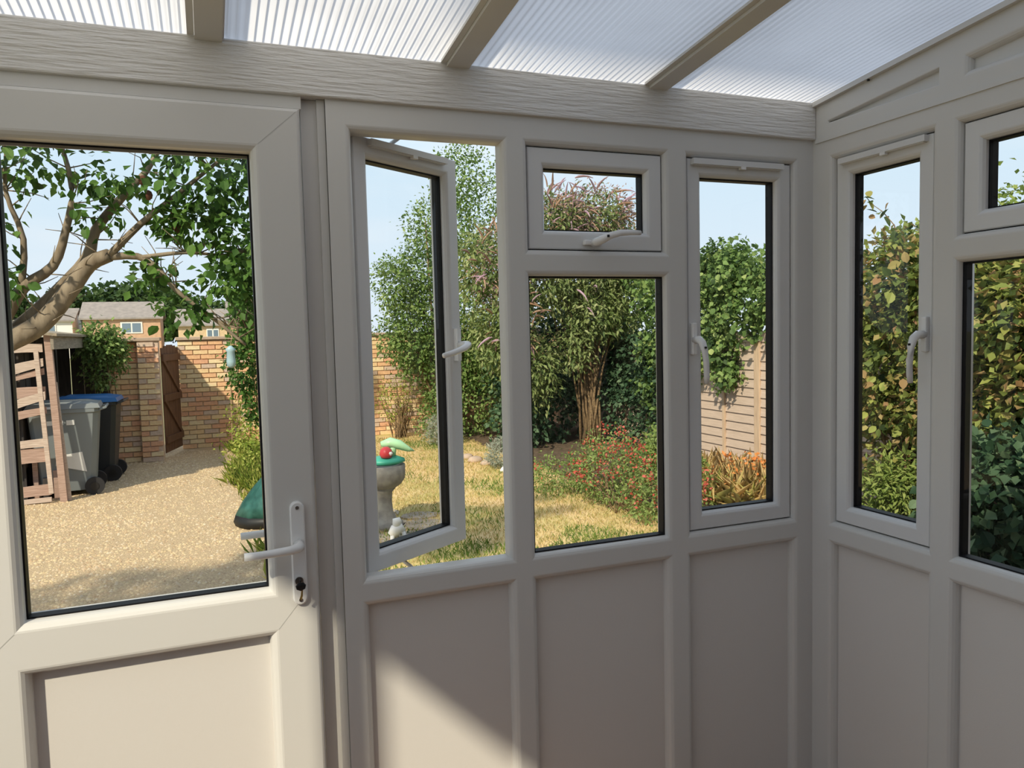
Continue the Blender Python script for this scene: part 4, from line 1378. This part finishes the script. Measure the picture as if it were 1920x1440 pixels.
# ivy over the fence
ivy = shrub('ivy', (4.3, 6.2, G), 'thick green ivy mounded over the fence top, through the casement left of the corner', 'ivy',
            [(4.42, 6.7, 1.95, .32, .55, .55, 2.2), (4.42, 5.9, 1.85, .32, .55, .60, 2.2), (4.42, 6.3, 2.25, .3, .5, .38, 1.5), (4.42, 5.2, 1.95, .35, .55, .55, 2), (4.32, 6.35, 1.25, .16, .45, .22, 1), (4.30, 6.05, 0.98, .10, .2, .16, .35), (4.30, 7.0, 1.0, .12, .35, .4, .8), (4.34, 7.2, 0.45, .10, .25, .35, .5), (4.45, 4.2, 1.6, .35, .7, .45, 1.6)],
            12000, 0.062, 0.46, 'ivy', clump=18, cr=0.06, shell=0.4, up=0.25, droop=0.5)
P, out, tone = clump_points([(4.30, 6.7, 1.9, .28, .5, .5), (4.30, 5.9, 1.8, .28, .5, .55), (4.25, 6.3, 1.25, .12, .4, .2), (4.25, 6.05, 1.0, .08, .2, .15)], 290, 5, 0.06, 0.9)
P[:, 0] -= 0.08
single_leaves(single_leaf_mesh('leaf', 0.075, 0.46, LO['ivy']), P, unit(np.array([-0.4, -0.2, -0.7]) + RNG.normal(size=P.shape) * 0.4), unit(np.array([-0.8, -0.4, 0.5]) + RNG.normal(size=P.shape) * 0.3), ivy)

# viburnum hedge seen through the right wall
SHADE_FILL = [(4.12, 3.2, 1.2, .15, .9, 1.0, 2), (4.12, 2.4, 1.2, .15, .9, 1.0, 2)]  # blobs of dark leaves that stand in for shade in the hedge gaps
vib = shrub('viburnum', (3.85, 3.0, G), 'tall shrub with yellow-green and bronze leaves, through the casement right of the corner', 'shrub',
            [(3.8, 3.05, 1.75, .45, .62, .50, 3), (3.8, 2.5, 1.75, .45, .55, .50, 2.4), (3.85, 3.2, 1.1, .40, .6, .5, 2.2), (3.85, 2.6, 1.0, .4, .55, .5, 2.2), (3.95, 3.0, 0.4, .35, .7, .45, 1.6)],
            12500, 0.068, 0.34, 'vib', stems=26, stem_r=0.014, clump=16, cr=0.065, shell=0.5, up=0.45)
P, out, tone = clump_points([(3.65, 3.05, 1.75, .4, .6, .5), (3.65, 2.5, 1.7, .4, .5, .5), (3.7, 2.9, 1.0, .35, .6, .5)], 290, 4, 0.06, 0.9)
k1 = P[:, 0] < 3.75
single_leaves(single_leaf_mesh('leaf', 0.085, 0.34, LO['vib']), P[k1], unit(out[k1] * 0.5 + np.array([-0.3, -0.1, -0.3]) + RNG.normal(size=P[k1].shape) * 0.5), unit(np.array([-0.6, -0.4, 0.7]) + RNG.normal(size=P[k1].shape) * 0.4), vib)
foliage('shade_foliage', SHADE_FILL, 5000, 0.08, 0.4, 'laurel', vib, clump=10, cr=0.08, shell=0.1)
# the tall shoot on top
k = MB()
sh = [(3.72, 3.02, 2.15), (3.70, 3.06, 2.32), (3.66, 3.14, 2.44), (3.62, 3.24, 2.53)]
k.tube(sh, [0.006, 0.005, 0.004, 0.002], 6)
k.build('shoot', M['stem'], vib)
P = np.array([Vector(sh[0]).lerp(Vector(sh[1]), 0.8)] * 5 + [sh[2]] * 7 + [sh[3]] * 8, float) + RNG.normal(size=(20, 3)) * 0.025
single_leaves(single_leaf_mesh('leaf', 0.085, 0.3, LO['vib']), P, unit(RNG.normal(size=P.shape) + np.array([0, 0.2, 0.1])), unit(np.array([-0.5, -0.3, 0.8]) + RNG.normal(size=P.shape) * 0.4), vib)
vb2 = shrub('viburnum', (3.75, 1.6, G), 'shrub with yellow-green and bronze leaves, behind the fixed pane at the right edge', 'shrub',
      [(3.75, 1.75, 1.62, .42, .6, .42, 3), (3.75, 1.2, 1.6, .42, .6, .45, 2), (3.8, 1.7, 0.95, .40, .6, .5, 2.4), (3.8, 1.1, 0.9, .4, .6, .5, 1.6)],
      9500, 0.075, 0.36, 'vib', stems=20, stem_r=0.014, clump=16, cr=0.07, shell=0.5, up=0.45)
foliage('shade_foliage', [(4.1, 1.6, 1.1, .15, .9, 1.0)], 4000, 0.08, 0.4, 'laurel', vb2, clump=10, cr=0.08, shell=0.1)  # dark leaf colour stands in for shade behind this shrub too
lau = shrub('laurel', (3.35, 1.6, G), 'low dark blue-green leafy shrub at the foot of the hedge, right edge', 'shrub',
            [(3.35, 1.75, 0.35, .42, .5, .42, 2), (3.45, 1.1, 0.35, .42, .5, .42, 1.5), (3.3, 1.9, 0.0, .4, .4, .25, 1)],
            4200, 0.085, 0.40, 'laurel', clump=8, cr=0.07, shell=0.65, up=0.5, zmin=G)
P, out, tone = clump_points([(3.2, 1.8, 0.35, .35, .4, .42)], 160, 4, 0.06, 0.9)
single_leaves(single_leaf_mesh('leaf', 0.095, 0.40, LO['laurel']), P, unit(out * 0.6 + np.array([-0.3, -0.1, -0.2]) + RNG.normal(size=P.shape) * 0.4), unit(np.array([-0.6, -0.4, 0.7]) + RNG.normal(size=P.shape) * 0.4), lau)
shrub('young_plant', (3.55, 2.95, G), 'bright yellow-green young plant low in front of the tall bronze shrub', 'plant',
      [(3.5, 2.95, 0.05, .22, .25, .28, 2), (3.5, 2.85, 0.25, .15, .2, .2, 1)], 1800, 0.07, 0.16, 'bright', clump=8, cr=0.05, zmin=G)
# trees over the fence, far right
shrub('garden_tree', (6.6, 4.4, G), 'yellow-green tree top rising beyond the hedge, in the right wall windows', 'tree',
      [(6.8, 4.9, 2.2, .9, 1.0, .55, 2), (6.6, 3.9, 2.4, .8, .8, .50, 2), (6.6, 2.9, 2.45, .7, .7, .45, 1.5)], 8000, 0.07, 0.36, 'bright', stems=8, stem_r=0.04, clump=10, cr=0.09)

# flowering shrub with red flowers
sal = shrub('flowering_shrub', (2.0, 4.6, G), 'low sprawling shrub dotted with small red flowers at the lawn edge', 'shrub',
            [(2.15, 4.1, 0.02, .38, .35, .30, 2), (2.05, 4.9, 0.08, .35, .45, .30, 2), (2.35, 5.5, 0.10, .45, .45, .34, 2), (1.85, 5.7, -0.02, .30, .35, .20, 1), (2.5, 4.7, 0.15, .35, .5, .34, 1.6)],
            7500, 0.042, 0.24, 'salvia', stems=24, stem_r=0.005, clump=9, cr=0.045, shell=0.6, zmin=G)
P, out, tone = clump_points([(2.15, 4.05, 0.08, .38, .35, .30, 2), (2.05, 4.85, 0.14, .36, .45, .30, 2), (2.35, 5.45, 0.16, .45, .45, .34, 2.4), (1.85, 5.7, 0.02, .30, .35, .20, .8)], 1700, 8, 0.025, 1.0)
kk = (P[:, 2] > -0.05)
leaf_mesh('flowers', P[kk], unit(RNG.normal(size=P[kk].shape) + np.array([0, 0, 0.4])), unit(RNG.normal(size=P[kk].shape)), 0.028, 0.42, M['redflower'], sal, tone[kk])

# orange lily clump
lil = empty('lily_clump', (3.2, 4.6, G), 'clump of strappy yellowing leaves and orange flowers before the fence', 'plant')
n = 2600
c = np.array([[2.95, 4.7], [3.15, 4.3], [3.55, 4.75], [3.45, 5.2], [3.05, 5.2], [3.5, 4.35]])[RNG.integers(0, 6, n)]
P = np.c_[c + RNG.normal(size=(n, 2)) * 0.13, np.full(n, G)]
D = np.c_[RNG.normal(size=(n, 2)) * 0.8, np.ones(n)]
tone = np.clip(0.4 + (P[:, 0] - 2.9) * 0.8 + RNG.normal(size=n) * 0.2, 0, 1)
leaf_mesh('leaves', P, D, np.c_[RNG.normal(size=(n, 2)), np.full(n, .4)], 0.33, 0.035, LM['lily'], lil, tone, droop=0.45)
P, out, t_ = clump_points([(3.25, 4.5, 0.06, .4, .35, .18), (3.4, 4.7, 0.08, .3, .4, .18)], 260, 4, 0.03)
leaf_mesh('flowers', P, unit(RNG.normal(size=P.shape) + np.array([0, 0, 0.5])), unit(RNG.normal(size=P.shape)), 0.05, 0.28, M['orangeflower'], lil, t_)
shrub('bedding_plant', (2.95, 4.9, G), 'leafy yellow-green plant at the left of the orange lily clump', 'plant',
      [(2.85, 4.9, 0.0, .22, .3, .26, 1), (3.0, 5.4, 0.1, .25, .3, .3, 1)], 1500, 0.08, 0.28, 'bright', clump=8, cr=0.05, zmin=G)

# silver shrubs
shrub('lavender', (1.75, 7.35, G), 'silver-grey lavender mound at the lawn edge, nearer one', 'shrub',
      [(1.85, 7.35, -0.02, .22, .22, .2)], 1300, 0.06, 0.09, 'silver', clump=10, cr=0.03, zmin=G, up=0.2, droop=-0.3)
shrub('lavender', (1.65, 9.75, G), 'silver-grey shrub at the foot of the tall feathery tree', 'shrub',
      [(1.75, 9.75, 0.0, .28, .25, .26)], 1500, 0.06, 0.10, 'silver', clump=10, cr=0.035, zmin=G, up=0.2, droop=-0.3)
# pale edging stones
for i, (x, y, s) in enumerate(((1.66, 7.95, .10), (1.72, 7.65, .09), (1.64, 8.25, .09), (1.78, 7.05, .10), (1.62, 8.6, .08))):
    k = MB()
    k.lathe((x, y, G), [(s * .9, 0), (s, s * .3), (s * .75, s * .65), (s * .3, s * .8)], 8, 1.1, 0.8)
    o = k.build('edging_stone', M['white_pl'] if i == 3 else M['coping'], None, True)
    tag(o, ['pale edging stone beside the nearer lavender', 'second edging stone behind the nearer lavender', 'third edging stone along the bed, further back', 'white edging stone in front of the nearer lavender', 'smallest edging stone at the far end of the row'][i], 'stone', 'edging stones along the planted bed')

# weeds and climbers along the right of the gravel
wd = empty('weeds', (-1.15, 7.0, G), 'strip of long grass and weeds between gravel and lawn', 'weeds', kind='stuff')
n = 9000
y = 6.25 + RNG.random(n) * 4.6
y[:700] = RNG.uniform(3.5, 4.7, 700)
x = -1.08 + 0.12 * np.sin(y * 2.1) + RNG.normal(size=n) * 0.10
P = np.c_[x, y, np.full(n, G)]
leaf_mesh('blades', P, np.c_[RNG.normal(size=(n, 2)) * 0.5, np.ones(n)], np.c_[RNG.normal(size=(n, 2)), np.full(n, .3)], 0.18, 0.028, LM['weed'], wd, droop=0.3)
foliage('leaves', [(-1.12, 9.6, 0.0, .2, .8, .3), (-1.0, 8.4, -0.05, .15, .8, .2), (-1.05, 10.6, 0.2, .25, .35, .4)], 1500, 0.05, 0.34, 'weed', wd, zmin=G)
shrub('climbing_shrub', (-0.75, 9.9, G), 'leafy climber hanging at the right of the brick wall, beside the door stile', 'climber',
      [(-1.12, 9.9, 1.15, .22, .3, .45, 2), (-0.98, 9.9, 0.6, .13, .3, .3, .6), (-1.02, 9.9, 1.75, .3, .3, .4, 2), (-0.8, 9.9, 2.4, .35, .3, .5, 2)], 3600, 0.065, 0.36, 'tree', stems=10, stem_r=0.01, clump=8, cr=0.06, droop=0.5)
for i, (x, y, z) in enumerate(((-1.30, 11.15, 0.85), (-1.20, 11.0, 1.0))):
    k = MB()
    k.tube([(x, y, G), (x + 0.02, y, z)], 0.013, 6)
    tag(k.build('garden_cane', M['cane'], None), ['brown cane leaning by the wall, left of two', 'brown cane leaning by the wall, right of two'][i], 'cane', 'canes by the brick wall')
k = MB()
k.lathe((-1.31, 9.3, 1.13), [(0.02, 0.0), (0.055, 0.03), (0.06, 0.09), (0.05, 0.22), (0.07, 0.25), (0.015, 0.30)], 12)
fd = k.build('bird_feeder', M['feeder'], None, True)
tag(fd, 'pale blue bird feeder hanging among leaves before the brick wall', 'bird feeder')
k = MB()
k.tube([(-1.31, 9.3, 1.42), (-1.25, 9.5, 1.72), (-1.12, 9.85, 1.85)], 0.004, 5)
k.build('hook', M['cane'], fd)
shrub('elder', (-2.92, 10.05, G), 'light green bush rising above the end of the timber store roof', 'shrub',
      [(-2.92, 9.93, 1.50, .26, .14, .22, 2), (-2.76, 9.95, 1.30, .12, .1, .16, .6), (-2.98, 9.93, 1.1, .14, .1, .25, .5)], 2600, 0.06, 0.32, 'ash', stems=6, clump=9, cr=0.06)

ds = empty('dry_shrub', (1.35, 10.9, G), 'dry brown twiggy shrub before the sunlit brick wall, left of the feathery tree', 'shrub')
k = MB()
rn = random.Random(3)
for i in range(40):
    p = Vector((1.35 + rn.uniform(-.12, .12), 10.9 + rn.uniform(-.1, .1), G))
    q = p + Vector((rn.uniform(-.38, .3), rn.uniform(-.2, .2), rn.uniform(.4, 1.1)))
    k.tube([p, p.lerp(q, .5) + Vector((rn.uniform(-.06, .06), 0, .05)), q], [.009, .006, .002], 5)
k.build('stems', M['stem'], ds)
foliage('foliage', [(1.25, 10.9, 0.45, .32, .2, .35)], 500, 0.05, 0.25, 'weed', ds, clump=6, cr=0.05)

# ------------------------------------------------------------------ things on the lawn
bag = empty('garden_bag', (-1.05, 5.72, G), 'dark green tarpaulin garden bag with black base at the gravel edge', 'bag')
def bag_rings(rows):
    k = MB()
    n_ = 18
    loops = []
    for (cx, rx, ry, z) in rows:
        kk0 = len(k.v)
        for j in range(n_):
            t = 2 * math.pi * j / n_
            wob = 1 + 0.05 * math.sin(3 * t + z * 9) + 0.03 * math.sin(7 * t)
            k.v.append((cx + rx * wob * math.cos(t), 5.72 + ry * wob * math.sin(t), z))
        loops.append(kk0)
    for a, b in zip(loops[:-1], loops[1:]):
        for j in range(n_):
            k.f.append((a + j, a + (j + 1) % n_, b + (j + 1) % n_, b + j))
    k.f.append(tuple(loops[0] + j for j in range(n_))[::-1])
    k.f.append(tuple(loops[-1] + j for j in range(n_)))
    return k
bag_rings([(-1.06, .36, .30, G), (-1.05, .385, .32, G + .04), (-1.04, .38, .32, G + .10)]).build('base', M['tarp_black'], bag, True)
bag_rings([(-1.04, .38, .32, G + .10), (-1.02, .345, .31, G + .2), (-0.99, .29, .29, G + .33), (-0.95, .215, .25, G + .46), (-0.92, .14, .17, G + .56), (-0.90, .05, .06, G + .60)]).build('sack', M['tarp'], bag, True)

bb = empty('bird_bath', (-0.20, 5.05, G), 'grey stone bird bath on a pedestal, through the open casement', 'bird bath')
k = MB()
k.lathe((-0.20, 5.05, G), [(.17, 0), (.17, .04), (.12, .07), (.085, .14), (.078, .24), (.085, .32), (.12, .36)], 20)
k.build('pedestal', M['stone'], bb, True)
k = MB()
k.lathe((-0.20, 5.05, G), [(.12, .36), (.165, .39), (.20, .44), (.205, .49), (.205, .565), (.185, .57), (.15, .54), (.05, .52)], 20)
k.build('bowl', M['stone'], bb, True)
toy = empty('garden_ornament', (-0.16, 5.0, 0.37), 'red and pale green plastic ornament sitting on the bird bath', 'ornament')
k = MB()
k.lathe((-0.17, 5.0, 0.37), [(.10, 0), (.17, .025), (.165, .05), (.10, .075)], 16, 1.0, 0.8)
k.build('tray', M['toy_teal'], toy, True)
k = MB()
k.lathe((-0.185, 4.93, 0.445), [(.045, 0), (.06, .03), (.05, .07), (.02, .095)], 12)
k.build('head', M['toy_red'], toy, True)
k = MB()
top = [(-0.21, 5.02, 0.555), (-0.13, 5.01, 0.565), (-0.05, 5.0, 0.54), (0.03, 4.99, 0.495), (0.085, 4.99, 0.475)]
k.tube(top, [0.03, 0.062, 0.058, 0.032, 0.006], 12, flat=0.75)
k.tube([(-0.12, 5.0, 0.44), (-0.10, 5.0, 0.55)], [0.035, 0.03], 8)
k.build('canopy', M['toy_green'], toy, True)
MB().lathe((-0.155, 4.885, 0.47), [(.012, 0), (.02, .015), (.012, .03)], 8).build('eye', M['white_pl'], toy)

orn = empty('figurine', (-0.20, 4.55, G), 'small white figurine standing on the paving by the bird bath', 'ornament')
k = MB()
k.tube([(-0.25, 4.55, G + .045), (-0.21, 4.55, G + .085), (-0.17, 4.55, G + .10), (-0.135, 4.55, G + .07)], [0.035, 0.055, 0.05, 0.02], 10)
k.tube([(-0.15, 4.53, G + .07), (-0.13, 4.51, G)], [0.02, 0.018], 7)
k.tube([(-0.24, 4.53, G + .05), (-0.25, 4.51, G)], [0.02, 0.018], 7)
k.tube([(-0.12, 4.55, G + .03), (-0.05, 4.54, G + .012)], [0.015, 0.012], 7)
k.build('body', M['white_pl'], orn, True)
k = MB()
k.tube([(-0.205, 4.55, G + .11), (-0.195, 4.545, G + .165), (-0.165, 4.54, G + .18)], [0.03, 0.042, 0.02], 10)
k.build('head', M['white_pl'], orn, True)
pv = empty('paving', (0.0, 4.9, G), 'irregular stone slabs set in the ground round the bird bath', 'paving')
rn = random.Random(5)
for (x, y, rx, ry) in ((-0.25, 5.1, .30, .26), (0.12, 4.95, .22, .20), (-0.05, 4.6, .24, .19), (0.2, 4.55, .16, .14), (-0.45, 4.65, .22, .2), (0.18, 5.3, .2, .16), (-0.15, 5.55, .25, .18)):
    k = MB()
    n_ = 8
    jit = [rn.uniform(0.82, 1.1) for _ in range(n_)]
    for zt_ in (G - 0.01, G + 0.012, G + 0.016):
        sh_ = 1.0 if zt_ < G + 0.014 else 0.93
        for j in range(n_):
            t = 2 * math.pi * j / n_
            k.v.append((x + sh_ * rx * jit[j] * math.cos(t), y + sh_ * ry * jit[j] * math.sin(t), zt_))
    for r_ in range(2):
        for j in range(n_):
            k.f.append((r_ * n_ + j, r_ * n_ + (j + 1) % n_, (r_ + 1) * n_ + (j + 1) % n_, (r_ + 1) * n_ + j))
    k.f.append(tuple(2 * n_ + j for j in range(n_)))
    k.build('slab', M['slab'], pv)

# ------------------------------------------------------------------ far houses and trees
def far_house(x0, x1, y, zw, zr_, wall_m, label, gable_right=True, roof_m='slate', wins=((0.5, 0.62),)):
    h = empty('house', ((x0 + x1) / 2, y, G), label, 'house', 'houses beyond the garden wall')
    d = 7.0
    k = MB()
    k.box(x0, x1, y, y + d, G, zw)
    ym = y + d / 2
    k.v += [(x0, y, zw), (x0, y + d, zw), (x0, ym, zr_ - 0.1), (x1, y, zw), (x1, y + d, zw), (x1, ym, zr_ - 0.1)]
    b = len(k.v) - 6
    k.f += [(b, b + 1, b + 2), (b + 3, b + 5, b + 4)]
    k.build('wall', M[wall_m], h)
    k = MB()
    o_ = 0.35
    th_ = 0.18
    k.hexa([(x0 - o_, y - 0.4, zw - 0.15), (x1 + o_, y - 0.4, zw - 0.15), (x1 + o_, ym, zr_), (x0 - o_, ym, zr_)], [(x0 - o_, y - 0.4, zw - 0.15 + th_), (x1 + o_, y - 0.4, zw - 0.15 + th_), (x1 + o_, ym, zr_ + th_), (x0 - o_, ym, zr_ + th_)])
    k.hexa([(x0 - o_, ym, zr_), (x1 + o_, ym, zr_), (x1 + o_, y + d + 0.4, zw - 0.15), (x0 - o_, y + d + 0.4, zw - 0.15)], [(x0 - o_, ym, zr_ + th_), (x1 + o_, ym, zr_ + th_), (x1 + o_, y + d + 0.4, zw - 0.15 + th_), (x0 - o_, y + d + 0.4, zw - 0.15 + th_)])
    k.build('roof', M[roof_m], h)
    for (f, sz) in wins:
        xc = x0 + (x1 - x0) * f
        wn = MB().box(xc - sz * 1.6, xc + sz * 1.6, y - 0.08, y + 0.05, zw - 1.75, zw - 0.45).build('window', M['housewhite'], h)
        MB().box(xc - sz * 1.35, xc - 0.08, y - 0.11, y - 0.07, zw - 1.6, zw - 0.6).build('pane', M['farglass'], wn)
        MB().box(xc + 0.08, xc + sz * 1.35, y - 0.11, y - 0.07, zw - 1.6, zw - 0.6).build('pane', M['farglass'], wn)
    return h
far_house(-14.2, -6.4, 95, 4.2, 6.0, 'housebrick', 'orange brick house with wide white window, above the gate', wins=((0.62, 0.7),))
far_house(-21.5, -15.5, 97, 4.1, 5.4, 'housewhite', 'pale rendered house left of the orange brick house', wins=((0.6, 0.5),))
far_house(-4.4, 0.6, 90, 3.2, 4.9, 'houseyellow', 'yellow brick house with grey roof behind the hanging leaves', wins=((0.7, 0.4),))
far_house(1.2, 6.0, 100, 4.3, 6.2, 'housebrick', 'far house with grey roof right of the yellow one', wins=((0.4, 0.5),))
def far_tree(x, y, r, h, label, seed=0):
    t_ = empty('tree', (x, y, G), label, 'tree', 'trees beyond the garden wall')
    MB().tube([(x, y, G), (x, y, h * 0.5)], [r * 0.08, r * 0.05], 7).build('trunk', M['bark'], t_)
    foliage('crown', [(x, y, h * 0.68, r, r, h * 0.32), (x - r * .5, y, h * 0.55, r * .7, r, h * 0.3), (x + r * .55, y, h * 0.6, r * .7, r, h * 0.28)], 2600, r * 0.17, 0.5, 'far', t_, clump=8, cr=r * 0.12, shell=0.7)
far_tree(-15.5, 112, 4.6, 8.6, 'round dark green tree behind the orange brick house')
far_tree(-10.0, 116, 4.8, 9.4, 'larger dark tree rising over the orange brick roof')
far_tree(-5.0, 112, 3.8, 7.6, 'dark tree right of the orange brick house')
far_tree(-24.5, 100, 4.0, 8.2, 'dark tree at the far left behind the big limb')
far_tree(-20.0, 118, 4.2, 7.2, 'low dark tree behind the pale rendered house')
far_tree(-1.5, 118, 4.0, 7.0, 'low tree behind the yellow brick house')
far_tree(8.0, 100, 5.0, 8.0, 'dark tree at the right of the far houses')
